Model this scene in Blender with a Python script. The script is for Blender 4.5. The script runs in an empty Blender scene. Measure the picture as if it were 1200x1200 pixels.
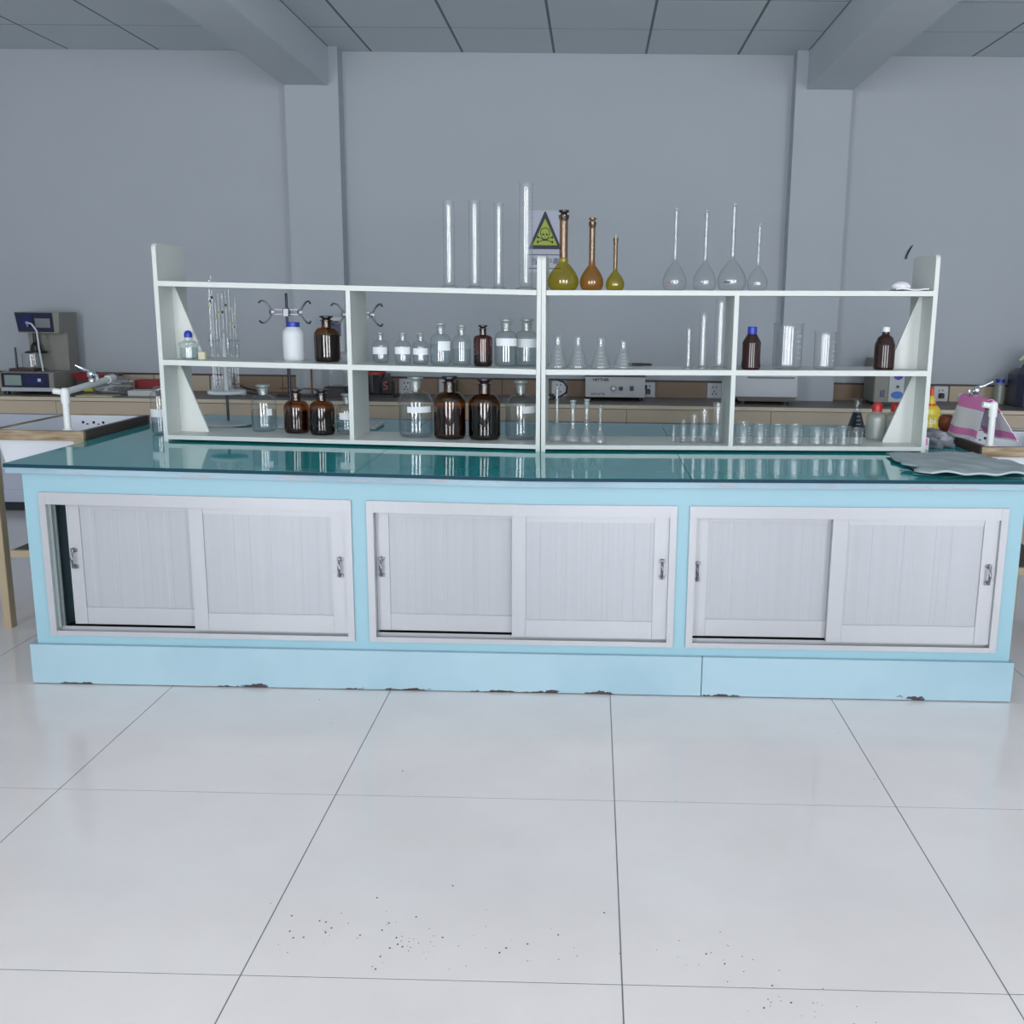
import bpy, bmesh, math, random
from mathutils import Vector, Matrix
random.seed(7)
S = bpy.context.scene
COL = S.collection
PI = math.pi

# ------------------------------------------------------------------ camera
FPX, PITCH, YAW, ROLL, SX, SY, CAMZ = 1189.35, .1995, -.0183, .0128, 70.72, -2.96, 1.3881
cd = bpy.data.cameras.new('camera'); cam = bpy.data.objects.new('camera', cd); COL.objects.link(cam)
cp, sp, cy, sy = math.cos(PITCH), math.sin(PITCH), math.cos(YAW), math.sin(YAW)
fwd = Vector((sy*cp, cy*cp, -sp)); rgt = Vector((cy, -sy, 0)); upv = rgt.cross(fwd)
c_, s_ = math.cos(ROLL), math.sin(ROLL)
r2 = c_*rgt + s_*upv; u2 = -s_*rgt + c_*upv
cam.matrix_world = Matrix(((r2.x, u2.x, -fwd.x, 0), (r2.y, u2.y, -fwd.y, 0), (r2.z, u2.z, -fwd.z, CAMZ), (0, 0, 0, 1)))
cd.sensor_width = 36; cd.lens = FPX*36/1200
cd.shift_x = -SX/1200; cd.shift_y = SY/1200
cd.clip_start = .05; cd.clip_end = 100
S.camera = cam

# ------------------------------------------------------------------ light
WALL_F = -2.1                                   # inner face of the window wall behind the camera
WINDOWS = [(-2.6, 1.45), (0.4, 1.45), (3.4, 1.45)]  # centre x, width
WZ0, WZ1 = .14, 2.85
w = bpy.data.worlds.new('overcast_sky'); S.world = w; w.use_nodes = True
w.node_tree.nodes['Background'].inputs[0].default_value = (.80, .89, 1, 1)
w.node_tree.nodes['Background'].inputs[1].default_value = 1.0
for i, (x, wd) in enumerate(WINDOWS):
    l = bpy.data.lights.new('window_daylight', 'AREA'); l.shape = 'RECTANGLE'
    l.size = wd-.06; l.size_y = WZ1-WZ0-.06; l.energy = 88; l.color = (.95, .963, 1.0)
    o = bpy.data.objects.new('window_daylight', l); COL.objects.link(o)
    o.location = (x, WALL_F-.10, (WZ0+WZ1)/2); o.rotation_euler = (PI/2-.12, 0, 0)   # skylight: in through the window and down
S.view_settings.view_transform = 'Standard'; S.view_settings.look = 'None'
S.view_settings.gamma = 1; S.view_settings.use_curve_mapping = False
S.view_settings.exposure = 0.42
S.cycles.max_bounces = 14; S.cycles.transparent_max_bounces = 40
S.cycles.diffuse_bounces = 6; S.cycles.glossy_bounces = 4
S.cycles.sample_clamp_indirect = 4
S.cycles.caustics_reflective = False; S.cycles.caustics_refractive = False

# ------------------------------------------------------------------ materials
def nt(name):
    m = bpy.data.materials.new(name); m.use_nodes = True
    return m, m.node_tree.nodes, m.node_tree.links, m.node_tree.nodes['Principled BSDF']
def mat(name, col, rough=.5, metal=0, spec=.5, var=.06, scale=6, bump=0, coat=0, stretch=None):
    """plain surface: base colour with a slight procedural mottling and optional fine relief"""
    m, N, L, B = nt(name)
    B.inputs['Roughness'].default_value = rough; B.inputs['Metallic'].default_value = metal
    B.inputs['Specular IOR Level'].default_value = spec; B.inputs['Coat Weight'].default_value = coat
    tc = N.new('ShaderNodeTexCoord'); nz = N.new('ShaderNodeTexNoise'); nz.inputs['Scale'].default_value = scale
    nz.inputs['Detail'].default_value = 5
    src = tc.outputs['Object']
    if stretch:
        mp = N.new('ShaderNodeMapping'); mp.inputs['Scale'].default_value = stretch
        L.new(src, mp.inputs['Vector']); src = mp.outputs['Vector']
    L.new(src, nz.inputs['Vector'])
    mx = N.new('ShaderNodeMix'); mx.data_type = 'RGBA'
    mx.inputs['A'].default_value = (*[c*(1-var) for c in col], 1)
    mx.inputs['B'].default_value = (*[min(1, c*(1+var)) for c in col], 1)
    L.new(nz.outputs['Fac'], mx.inputs['Factor']); L.new(mx.outputs['Result'], B.inputs['Base Color'])
    if bump:
        b = N.new('ShaderNodeBump'); b.inputs['Strength'].default_value = bump; b.inputs['Distance'].default_value = .002
        L.new(nz.outputs['Fac'], b.inputs['Height']); L.new(b.outputs['Normal'], B.inputs['Normal'])
    return m
def thin_glass(name, tint, edge=.8, rough=.02, haze=0, ior=1.5):
    """blown glass wall: clear (tinted) transmission that deepens where the wall is seen edge-on, Fresnel gloss"""
    m, N, L, B = nt(name); N.remove(B); out = N['Material Output']
    lw = N.new('ShaderNodeLayerWeight'); lw.inputs['Blend'].default_value = .5
    pw = N.new('ShaderNodeMath'); pw.operation = 'POWER'; pw.inputs[1].default_value = 3.0; L.new(lw.outputs['Facing'], pw.inputs[0])
    mx = N.new('ShaderNodeMix'); mx.data_type = 'RGBA'
    mx.inputs['A'].default_value = (*tint, 1); mx.inputs['B'].default_value = (*[c*edge for c in tint], 1)
    L.new(pw.outputs[0], mx.inputs['Factor'])
    t = N.new('ShaderNodeBsdfTransparent'); L.new(mx.outputs['Result'], t.inputs['Color'])
    g = N.new('ShaderNodeBsdfGlossy'); g.inputs['Roughness'].default_value = rough
    f0 = ((ior-1)/(ior+1))**2*2.3                       # both faces of the wall; same from inside and outside
    p5 = N.new('ShaderNodeMath'); p5.operation = 'POWER'; p5.inputs[1].default_value = 5.0; L.new(lw.outputs['Facing'], p5.inputs[0])
    f = N.new('ShaderNodeMath'); f.operation = 'MULTIPLY_ADD'; f.inputs[1].default_value = (1-f0)*.8; f.inputs[2].default_value = f0; L.new(p5.outputs[0], f.inputs[0])
    a = N.new('ShaderNodeMixShader'); L.new(f.outputs[0], a.inputs['Fac'])
    base = t
    if haze:
        d = N.new('ShaderNodeBsdfDiffuse'); d.inputs['Color'].default_value = (.85, .9, .9, 1)
        tr = N.new('ShaderNodeBsdfTranslucent'); tr.inputs['Color'].default_value = (.85, .9, .9, 1)
        ad = N.new('ShaderNodeMixShader'); ad.inputs['Fac'].default_value = .5
        L.new(d.outputs[0], ad.inputs[1]); L.new(tr.outputs[0], ad.inputs[2])
        hz = N.new('ShaderNodeMixShader'); hz.inputs['Fac'].default_value = haze
        L.new(t.outputs[0], hz.inputs[1]); L.new(ad.outputs[0], hz.inputs[2]); base = hz
    L.new(base.outputs[0], a.inputs[1]); L.new(g.outputs[0], a.inputs[2]); L.new(a.outputs[0], out.inputs['Surface'])
    return m
def painted(name, col, chip, grime, chip_h=.03, axis_top=False, zedge=0):
    """house paint with chips that follow one edge (height in world z) and a soft smudge band"""
    m, N, L, B = nt(name); B.inputs['Roughness'].default_value = .38
    geo = N.new('ShaderNodeNewGeometry'); sep = N.new('ShaderNodeSeparateXYZ'); L.new(geo.outputs['Position'], sep.inputs[0])
    n1 = N.new('ShaderNodeTexNoise'); n1.inputs['Scale'].default_value = 7; n1.inputs['Detail'].default_value = 8; n1.inputs['Roughness'].default_value = .65
    mp = N.new('ShaderNodeMapping'); mp.inputs['Scale'].default_value = (1, 1, 2.5); L.new(geo.outputs['Position'], mp.inputs[0]); L.new(mp.outputs[0], n1.inputs['Vector'])
    n2 = N.new('ShaderNodeTexNoise'); n2.inputs['Scale'].default_value = 2.2; n2.inputs['Detail'].default_value = 6; L.new(geo.outputs['Position'], n2.inputs['Vector'])
    def math_(op, a, b=None):
        q = N.new('ShaderNodeMath'); q.operation = op
        for k, v in ((0, a), (1, b)):
            if v is None: continue
            if isinstance(v, (int, float)): q.inputs[k].default_value = v
            else: L.new(v, q.inputs[k])
        return q.outputs[0]
    dist = math_('ABSOLUTE', math_('SUBTRACT', sep.outputs[2], zedge))
    near = math_('SUBTRACT', 1.0, math_('DIVIDE', dist, chip_h))            # 1 at the edge, 0 at chip_h
    fac = math_('GREATER_THAN', math_('ADD', math_('MULTIPLY', near, .28), n1.outputs['Fac']), .775)
    gr = N.new('ShaderNodeMapRange'); gr.inputs[1].default_value = .45; gr.inputs[2].default_value = .75
    L.new(n2.outputs['Fac'], gr.inputs[0])
    m1 = N.new('ShaderNodeMix'); m1.data_type = 'RGBA'; m1.inputs['A'].default_value = (*col, 1); m1.inputs['B'].default_value = (*grime, 1)
    L.new(gr.outputs[0], m1.inputs['Factor'])
    m2 = N.new('ShaderNodeMix'); m2.data_type = 'RGBA'; m2.inputs['B'].default_value = (*chip, 1)
    L.new(m1.outputs['Result'], m2.inputs['A']); L.new(fac, m2.inputs['Factor']); L.new(m2.outputs['Result'], B.inputs['Base Color'])
    return m
def wood(name, c1, c2, scale=14, axis=(1, 9, 9), rough=.6):
    m, N, L, B = nt(name); B.inputs['Roughness'].default_value = rough
    tc = N.new('ShaderNodeTexCoord'); mp = N.new('ShaderNodeMapping'); mp.inputs['Scale'].default_value = axis
    nz = N.new('ShaderNodeTexNoise'); nz.inputs['Scale'].default_value = scale*.3; nz.inputs['Detail'].default_value = 8
    L.new(tc.outputs['Object'], mp.inputs[0]); L.new(mp.outputs[0], nz.inputs['Vector'])
    cr = N.new('ShaderNodeValToRGB'); cr.color_ramp.elements[0].position = .35; cr.color_ramp.elements[1].position = .68
    cr.color_ramp.elements[0].color = (*c1, 1); cr.color_ramp.elements[1].color = (*c2, 1)
    L.new(nz.outputs['Fac'], cr.inputs[0]); L.new(cr.outputs[0], B.inputs['Base Color'])
    return m
M = {}
M['wall'] = mat('wall_paint', (.47, .512, .552), .75, var=.025, scale=2.5, bump=.05)
M['ceil'] = mat('ceiling_panel_board', (.60, .66, .69), .85, var=.05, scale=2)
M['ceil_gap'] = mat('ceiling_runner', (.16, .19, .20), .8)
M['beam'] = mat('beam_plaster', (.58, .635, .67), .8, var=.04, scale=2)
M['grout'] = mat('floor_joint', (.16, .17, .18), .8)
def tile_mat():
    m, N, L, B = nt('polished_floor_tile')
    B.inputs['Roughness'].default_value = .11; B.inputs['Specular IOR Level'].default_value = .5
    geo = N.new('ShaderNodeNewGeometry')
    n = N.new('ShaderNodeTexNoise'); n.inputs['Scale'].default_value = 1.3; n.inputs['Detail'].default_value = 7; n.inputs['Roughness'].default_value = .6
    L.new(geo.outputs['Position'], n.inputs['Vector'])
    cr = N.new('ShaderNodeValToRGB'); e = cr.color_ramp.elements
    e[0].position = .30; e[0].color = (.775, .72, .70, 1); e[1].position = .62; e[1].color = (.86, .805, .785, 1)
    L.new(n.outputs['Fac'], cr.inputs[0]); L.new(cr.outputs[0], B.inputs['Base Color'])
    r = N.new('ShaderNodeMapRange'); r.inputs[3].default_value = .07; r.inputs[4].default_value = .17
    L.new(n.outputs['Fac'], r.inputs[0]); L.new(r.outputs[0], B.inputs['Roughness'])
    return m
M['tile'] = tile_mat()
M['blue'] = painted('light_blue_paint', (.285, .475, .545), (.10, .07, .06), (.27, .455, .53), .0001, zedge=-5)
M['plinth'] = painted('light_blue_plinth_paint', (.345, .50, .565), (.035, .025, .03), (.28, .43, .50), .040, zedge=0)
M['lip'] = painted('light_blue_lip_paint', (.30, .43, .50), (.36, .34, .37), (.19, .29, .36), .02, zedge=.780)
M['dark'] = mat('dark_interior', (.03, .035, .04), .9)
M['white'] = mat('shelf_paint', (.66, .685, .655), .42, var=.02, scale=4)
M['alu'] = mat('powder_white_aluminium', (.445, .455, .475), .32, metal=.15, var=.02, stretch=(30, 30, .6), scale=3)
M['alupanel'] = mat('ribbed_white_aluminium', (.40, .415, .44), .34, metal=.12, var=.07, stretch=(40, 1, .35), scale=1.2)
M['gasket'] = mat('grey_gasket', (.22, .27, .27), .6)
M['chrome'] = mat('chrome', (.75, .77, .8), .12, metal=1, var=.02)
M['pewter'] = mat('dark_pewter', (.22, .22, .25), .3, metal=.9, var=.1)
m, N, L, B = nt('teal_glass_top'); B.inputs['Base Color'].default_value = (.02, .35, .37, 1)
B.inputs['Roughness'].default_value = .03; B.inputs['Specular IOR Level'].default_value = .55
nz = N.new('ShaderNodeTexNoise'); nz.inputs['Scale'].default_value = 3; nz.inputs['Detail'].default_value = 6
rr = N.new('ShaderNodeMapRange'); rr.inputs[3].default_value = .02; rr.inputs[4].default_value = .07
g_ = N.new('ShaderNodeNewGeometry'); L.new(g_.outputs['Position'], nz.inputs['Vector']); L.new(nz.outputs['Fac'], rr.inputs[0]); L.new(rr.outputs[0], B.inputs['Roughness'])
M['teal'] = m
M['glass_edge'] = mat('dark_cut_glass_edge', (.006, .040, .062), .55, spec=.2)
M['glass'] = thin_glass('clear_lab_glass', (.97, .98, .98), .80)
M['glass_h'] = thin_glass('hazy_lab_glass', (.965, .975, .975), .82, haze=.10)
M['glass_g'] = thin_glass('greenish_bottle_glass', (.93, .965, .955), .78, haze=.05)
M['amber'] = thin_glass('amber_glass', (.62, .33, .10), .45)
M['amber_r'] = thin_glass('red_brown_glass', (.45, .17, .11), .5)
M['olive'] = thin_glass('olive_amber_glass', (.84, .73, .17), .5)
M['orange'] = thin_glass('orange_amber_glass', (.86, .54, .17), .5)
M['brown_neck'] = thin_glass('brown_neck_glass', (.66, .46, .26), .5)
M['frost'] = thin_glass('frosted_stopper', (.80, .88, .85), .6, rough=.25, haze=.42)
M['frost_w'] = thin_glass('frosted_white_stopper', (.80, .83, .78), .6, rough=.25, haze=.45)
M['amber_st'] = mat('dark_amber_stopper', (.025, .018, .02), .2)
M['water'] = thin_glass('clear_liquid', (.90, .935, .95), .8, ior=1.33)
M['ink'] = mat('dark_liquid', (.007, .008, .028), .03, spec=.25)
M['ink_r'] = mat('brown_liquid', (.03, .009, .005), .03, spec=.25)
M['label'] = mat('paper_label', (.80, .83, .86), .7, var=.04)
M['pe'] = mat('white_polyethylene', (.70, .74, .76), .45, var=.03)
M['pe_tr'] = thin_glass('milky_plastic', (.80, .82, .74), .7, rough=.3, haze=.38)
M['bluecap'] = mat('blue_plastic', (.02, .05, .42), .35)
M['redcap'] = mat('red_plastic', (.52, .03, .03), .35)
M['whitecap'] = mat('white_plastic', (.80, .81, .82), .4)
M['brownp'] = mat('dark_brown_bottle', (.028, .011, .009), .09, spec=.6)
M['black'] = mat('black_plastic', (.015, .015, .02), .4)
M['steel'] = mat('dark_steel_rod', (.06, .065, .075), .35, metal=.8)
M['rust'] = mat('rusty_iron', (.20, .085, .03), .6, var=.3, scale=40)
M['tan'] = mat('tan_laminate', (.54, .45, .335), .55, var=.06, scale=5)
M['tan_l'] = mat('light_tan_edge', (.62, .55, .41), .5, var=.06)
M['brownp2'] = mat('brown_splash_board', (.26, .185, .125), .6, var=.12, scale=5)
M['worktop'] = mat('grey_brown_worktop', (.16, .14, .125), .42, var=.12, scale=4)
M['cab'] = mat('pale_blue_grey_cabinet', (.52, .57, .66), .5, var=.03)
M['ply'] = wood('worn_plywood_edge', (.19, .11, .06), (.42, .34, .22), 10, (3, 3, 22))
M['sinkleg'] = mat('tan_painted_timber', (.42, .34, .22), .6, var=.1)
M['darkwood'] = mat('dark_brown_board', (.075, .052, .045), .55, var=.15)
M['ceramic'] = mat('white_ceramic', (.74, .77, .82), .15, var=.02)
M['pvc'] = mat('white_pvc_pipe', (.76, .79, .77), .4, var=.03)
M['inst'] = mat('beige_grey_instrument', (.27, .27, .24), .5, var=.04)
M['inst_w'] = mat('off_white_instrument', (.52, .555, .58), .45, var=.03)
M['navy'] = mat('navy_panel', (.012, .016, .055), .35)
M['lcd'] = mat('grey_green_display', (.28, .36, .33), .25)
M['bluescr'] = mat('blue_display', (.012, .018, .11), .2)
M['silver'] = mat('silver_panel', (.33, .35, .365), .4, metal=.2, var=.03)
M['printk'] = mat('black_print', (.012, .012, .016), .6)
M['printg'] = mat('grey_print', (.22, .23, .25), .6)
M['printr'] = mat('red_print', (.42, .08, .10), .6)
M['printw'] = mat('white_print', (.82, .84, .86), .6)
M['signp'] = mat('sign_paper', (.60, .63, .74), .6, var=.02)
M['signy'] = mat('sign_yellow_green', (.46, .56, .045), .5, var=.03)
M['signb'] = mat('sign_black', (.018, .02, .045), .5)
M['socket'] = mat('socket_white', (.66, .68, .72), .4)
M['sky_blue'] = mat('sky_blue_label', (.02, .17, .55), .4)
M['yellow'] = mat('yellow_detergent', (.66, .56, .05), .3, var=.05)
M['orangecap'] = mat('orange_red_cap', (.75, .06, .01), .35)
M['terra'] = mat('orange_brown_pot', (.25, .06, .02), .5)
M['bag'] = mat('grey_crumpled_plastic', (.20, .205, .23), .35, var=.25, scale=18, bump=.6)
M['towel'] = mat('white_terry', (.88, .87, .91), .9, var=.04, scale=60, bump=.4)
M['pink'] = mat('pink_terry', (.88, .27, .60), .9, var=.08, scale=60, bump=.4)
M['rag'] = mat('grey_rag', (.40, .46, .48), .95, var=.16, scale=14, bump=.6)
M['paper'] = mat('paper', (.62, .64, .62), .7)
M['cream'] = mat('cream_paper', (.66, .64, .45), .7)
M['redbox'] = mat('red_card', (.30, .02, .03), .5)
M['jug'] = mat('navy_jerrycan', (.030, .033, .065), .35)
M['grit'] = mat('dark_grit', (.05, .05, .055), .9)
M['frame'] = mat('window_frame_white', (.75, .77, .8), .4)
M['bag_clear'] = thin_glass('clear_bag', (.85, .87, .9), .6, rough=.15, haze=.25)
M['dkglass'] = thin_glass('dark_tinted_container', (.42, .36, .36), .6, haze=.05)

# ------------------------------------------------------------------ mesh helpers
class MB:
    def __init__(s): s.v = []; s.f = []
    def add(s, vs, fs):
        n = len(s.v); s.v += [tuple(p) for p in vs]; s.f += [tuple(i+n for i in f) for f in fs]; return s
    def box(s, x0, x1, y0, y1, z0, z1):
        return s.add([(x0,y0,z0),(x1,y0,z0),(x1,y1,z0),(x0,y1,z0),(x0,y0,z1),(x1,y0,z1),(x1,y1,z1),(x0,y1,z1)],
                     [(0,3,2,1),(4,5,6,7),(0,1,5,4),(1,2,6,5),(2,3,7,6),(3,0,4,7)])
    def hexa(s, b, t):      # bottom loop of 4, top loop of 4 (counter-clockwise from above)
        return s.add(list(b)+list(t), [(0,3,2,1),(4,5,6,7),(0,1,5,4),(1,2,6,5),(2,3,7,6),(3,0,4,7)])
    def bevbox(s, x0, x1, y0, y1, z0, z1, b):
        """box with chamfered vertical and top edges"""
        def loop(i, z): return [(x0+i+b,y0+i,z),(x1-i-b,y0+i,z),(x1-i,y0+i+b,z),(x1-i,y1-i-b,z),(x1-i-b,y1-i,z),(x0+i+b,y1-i,z),(x0+i,y1-i-b,z),(x0+i,y0+i+b,z)]
        L = [loop(0, z0), loop(0, z1-b), loop(b, z1)]
        vs = sum(L, []); fs = [tuple(range(7, -1, -1)), tuple(range(16, 24))]
        for k in (0, 1):
            for i in range(8): fs.append((k*8+i, k*8+(i+1) % 8, k*8+8+(i+1) % 8, k*8+8+i))
        return s.add(vs, fs)
    def lathe(s, prof, seg=32, c=(0, 0, 0), a0=0, a1=2*PI, axis='z'):
        full = abs(a1-a0-2*PI) < 1e-6; n = seg if full else seg+1
        q = [prof[0]]                                   # holding loops keep long straight walls straight when shaded smooth
        for (ra, za), (rb, zb) in zip(prof[:-1], prof[1:]):
            if full and math.hypot(rb-ra, zb-za) > .018:
                for t in (.05, .95): q.append((ra+(rb-ra)*t, za+(zb-za)*t))
            q.append((rb, zb))
        prof = q
        vs = []; idx = []
        for r, z in prof:
            if r < 1e-6 and full:
                idx.append([len(vs)]*n); vs.append((0, 0, z)); continue
            row = []
            for i in range(n):
                a = a0+(a1-a0)*i/seg; row.append(len(vs)); vs.append((r*math.cos(a), r*math.sin(a), z))
            idx.append(row)
        fs = []
        for k in range(len(prof)-1):
            for i in range(seg):
                j = (i+1) % n
                q = [idx[k][i], idx[k][j], idx[k+1][j], idx[k+1][i]]
                q2 = []
                for t in q:
                    if t not in q2: q2.append(t)
                if len(q2) > 2: fs.append(tuple(q2))
        if axis == 'y': vs = [(x, -z, y) for x, y, z in vs]     # axis points to -Y
        if axis == 'x': vs = [(z, x, y) for x, y, z in vs]
        return s.add([(x+c[0], y+c[1], z+c[2]) for x, y, z in vs], fs)
    def tube(s, pts, r, seg=10, cap=True):
        pts = [Vector(p) for p in pts]; rs = r if isinstance(r, (list, tuple)) else [r]*len(pts)
        rings = []; vs = []; up = Vector((.13, .31, .94)).normalized()
        for i, p in enumerate(pts):
            d = (pts[min(i+1, len(pts)-1)]-pts[max(i-1, 0)]).normalized()
            if abs(d.dot(up)) > .97: up2 = Vector((1, 0, .1))
            else: up2 = up
            a = d.cross(up2).normalized(); b = d.cross(a)
            rings.append([len(vs)+k for k in range(seg)])
            vs += [p+rs[i]*(math.cos(2*PI*k/seg)*a+math.sin(2*PI*k/seg)*b) for k in range(seg)]
        fs = []
        for i in range(len(pts)-1):
            for k in range(seg): fs.append((rings[i][k], rings[i][(k+1) % seg], rings[i+1][(k+1) % seg], rings[i+1][k]))
        if cap: fs += [tuple(reversed(rings[0])), tuple(rings[-1])]
        return s.add(vs, fs)
    def prism(s, poly, y0, y1):     # polygon in xz, extruded along y
        n = len(poly)
        vs = [(x, y0, z) for x, z in poly]+[(x, y1, z) for x, z in poly]
        fs = [tuple(range(n)), tuple(range(2*n-1, n-1, -1))]+[(i, i+n, (i+1) % n+n, (i+1) % n) for i in range(n)]
        return s.add(vs, fs)
    def prism_x(s, poly, x0, x1):   # polygon in yz, extruded along x
        n = len(poly)
        vs = [(x0, y, z) for y, z in poly]+[(x1, y, z) for y, z in poly]
        fs = [tuple(range(n)), tuple(range(2*n-1, n-1, -1))]+[(i, i+n, (i+1) % n+n, (i+1) % n) for i in range(n)]
        return s.add(vs, fs)
    def map(s, fn): s.v = [fn(p) for p in s.v]; return s
    def build(s, name, m, parent=None, smooth=False, off=None):
        if off is not None: s.v = [(x-off[0], y-off[1], z-off[2]) for x, y, z in s.v]
        me = bpy.data.meshes.new(name); me.from_pydata(s.v, [], s.f)
        bm = bmesh.new(); bm.from_mesh(me); bmesh.ops.recalc_face_normals(bm, faces=bm.faces[:]); bm.to_mesh(me); bm.free()
        me.materials.append(M[m] if isinstance(m, str) else m)
        if smooth:
            me.polygons.foreach_set('use_smooth', [True]*len(me.polygons))
            try: me.set_sharp_from_angle(angle=math.radians(smooth if smooth is not True else 40))
            except Exception: pass
        o = bpy.data.objects.new(name, me); COL.objects.link(o)
        if parent is not None: o.parent = parent
        return o
def tag(o, label, cat, group=None):
    o['label'] = label; o['category'] = cat
    if group: o['group'] = group
    return o
def thing(name, label, cat, loc=(0, 0, 0), group=None, rz=0):
    o = bpy.data.objects.new(name, None); o.empty_display_size = .05; COL.objects.link(o)
    o.location = loc; o.rotation_euler = (0, 0, rz); return tag(o, label, cat, group)
def struct(o): o['kind'] = 'structure'; return o
def text_mesh(name, body, size, m, loc, parent=None, depth=.0006, align='CENTER', bold=0):
    c = bpy.data.curves.new(name, 'FONT'); c.body = body; c.size = size; c.extrude = depth; c.offset = size*bold; c.align_x = align; c.align_y = 'CENTER'
    t = bpy.data.objects.new(name, c); COL.objects.link(t)
    bpy.context.view_layer.update()
    me = bpy.data.meshes.new_from_object(t.evaluated_get(bpy.context.evaluated_depsgraph_get()))
    bpy.data.objects.remove(t); me.materials.clear(); me.materials.append(M[m])
    o = bpy.data.objects.new(name, me); COL.objects.link(o); o.location = loc; o.rotation_euler = (PI/2, 0, 0)
    if parent is not None: o.parent = parent
    return o
def share(src, name, loc, parent):
    o = bpy.data.objects.new(name, src.data); COL.objects.link(o); o.location = loc; o.parent = parent; return o

# ------------------------------------------------------------------ the room
YW, ZC = 7.096, 2.997
XL, XR = -5.6, 5.6
struct(MB().box(XL, XR, YW, YW+.2, 0, 3.15).build('wall_back', 'wall'))
struct(MB().box(XL-.2, XL, WALL_F, YW, 0, 3.15).build('wall_left', 'wall'))
struct(MB().box(XR, XR+.2, WALL_F, YW, 0, 3.15).build('wall_right', 'wall'))
wf = MB(); edges = [XL]+sum([[x-wd/2, x+wd/2] for x, wd in WINDOWS], [])+[XR]
for i in range(0, len(edges), 2): wf.box(edges[i], edges[i+1], WALL_F-.24, WALL_F, 0, 3.15)
for x, wd in WINDOWS:
    wf.box(x-wd/2, x+wd/2, WALL_F-.24, WALL_F, 0, WZ0); wf.box(x-wd/2, x+wd/2, WALL_F-.24, WALL_F, WZ1, 3.15)
struct(wf.build('wall_front', 'wall'))
for i, (x, wd) in enumerate(WINDOWS):
    f = MB(); a, b = x-wd/2, x+wd/2
    for q in ((a, a+.06), (b-.06, b), (x-.035, x+.035)): f.box(q[0], q[1], WALL_F-.08, WALL_F-.03, WZ0, WZ1)
    for z in ((WZ0, WZ0+.06), (WZ1-.06, WZ1), (2.15, 2.20)): f.box(a, b, WALL_F-.075, WALL_F-.035, *z)
    struct(f.build('window_%d' % (i+1), 'frame'))
# floor: slab with every tile its own piece
floor = struct(MB().box(XL, XR, WALL_F, YW, -.1, -.0006).build('floor', 'grout'))
TX0, TY0, T = -1.518, 1.8788, .8
tm = MB().box(.0016, T-.0016, .0016, T-.0016, -.004, 0).build('floor_tile', 'tile', floor)
tm.location = (TX0, TY0, 0)
for i in range(-5, 9):
    for j in range(-5, 7):
        x, y = TX0+i*T, TY0+j*T
        if (i, j) == (0, 0): continue
        if x < XL-.01 or x+T > XR+.01: continue
        if y < -2.2 or y > YW-.1: continue
        if y+T > YW:
            MB().box(.0016, T-.0016, .0016, YW-y-.001, -.004, 0).build('floor_tile', 'tile', floor).location = (x, y, 0)
        else: share(tm, 'floor_tile', (x, y, 0), floor)
# ceiling: slab, beams, panels
ceil = struct(MB().box(XL, XR, WALL_F, YW, ZC+.0006, 3.15).build('ceiling', 'ceil_gap'))
bays = [(-1.746, 1.35, [-1.487+.6*k for k in range(0, 5)]), (XL, -2.036, [-2.893-.604*k for k in range(-1, 5)][::-1]), (1.64, XR, [1.83+.6*k for k in range(0, 7)])]
pan = {}
for x0, x1, js in bays:
    xs = [x0]+[j for j in js if x0+.05 < j < x1-.05]+[x1]
    for a, b in zip(xs[:-1], xs[1:]):
        for r in range(0, 15):
            y1 = YW-.6*r; y0 = y1-.6
            key = round(b-a, 3)
            if key not in pan:
                o = MB().box(.008, b-a-.008, .0055, .5945, 0, .0006).build('ceiling_panel', 'ceil', ceil)
                o.location = (a, y0, ZC); pan[key] = o
            else: share(pan[key], 'ceiling_panel', (a, y0, ZC), ceil)
        # far run over and behind the camera
beamL = struct(MB().box(-2.036, -1.746, WALL_F, 6.97, 2.762, ZC+.005).build('trim_1', 'beam'))
beamR = struct(MB().box(1.35, 1.64, WALL_F, 6.97, 2.762, ZC+.005).build('trim_2', 'beam'))
struct(MB().box(-2.036, -1.684, 6.97, YW, 0, ZC+.005).build('trim_3', 'wall'))
struct(MB().box(1.277, 1.64, 6.97, YW, 0, ZC+.005).build('trim_4', 'wall'))
for o, lb in ((beamL, 'plastered ceiling beam on the left, running to the back wall'), (beamR, 'plastered ceiling beam on the right, running to the back wall')): o['label'] = lb

# ------------------------------------------------------------------ island bench (two halves that sag a little where they meet)
XB = -.21
def W(x): return .015-.018*(x+1.757)/1.547 if x < XB else -.003+.016*(x-XB)/1.562
def bbox(mb, x0, x1, y0, y1, z0, z1):
    cuts = [x0]+([XB] if x0 < XB < x1 else [])+[x1]
    for a, b in zip(cuts[:-1], cuts[1:]): mb.box(a, b, y0, y1, z0, z1)
    return mb
def sag(p):
    k = max(0, min(1, (p[2]-.1)/.7)); return (p[0], p[1], p[2]+W(p[0])*k)
BX0, BX1, YF, YB = -2.012, 1.512, 3.50, 5.02
broot = (-.25, (YF+YB)/2, 0)
bench = thing('lab_bench', 'long light blue island bench with three pairs of white sliding doors', 'lab bench', broot)
def bp(name, m, *boxes, par=bench, smooth=False):
    mb = MB()
    for b in boxes: bbox(mb, *b)
    return mb.map(sag).build(name, m, par, smooth, off=broot)
FR = [(-1.957, -.845), (-.791, .304), (.349, 1.4575)]       # openings of the three cabinets
FZ0, FZ1 = .181, .698
bp('top_rail', 'blue', (BX0, BX1, YF, YF+.03, FZ1, .765))
bp('bottom_rail', 'blue', (BX0, BX1, YF, YF+.03, .148, FZ0))
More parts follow.
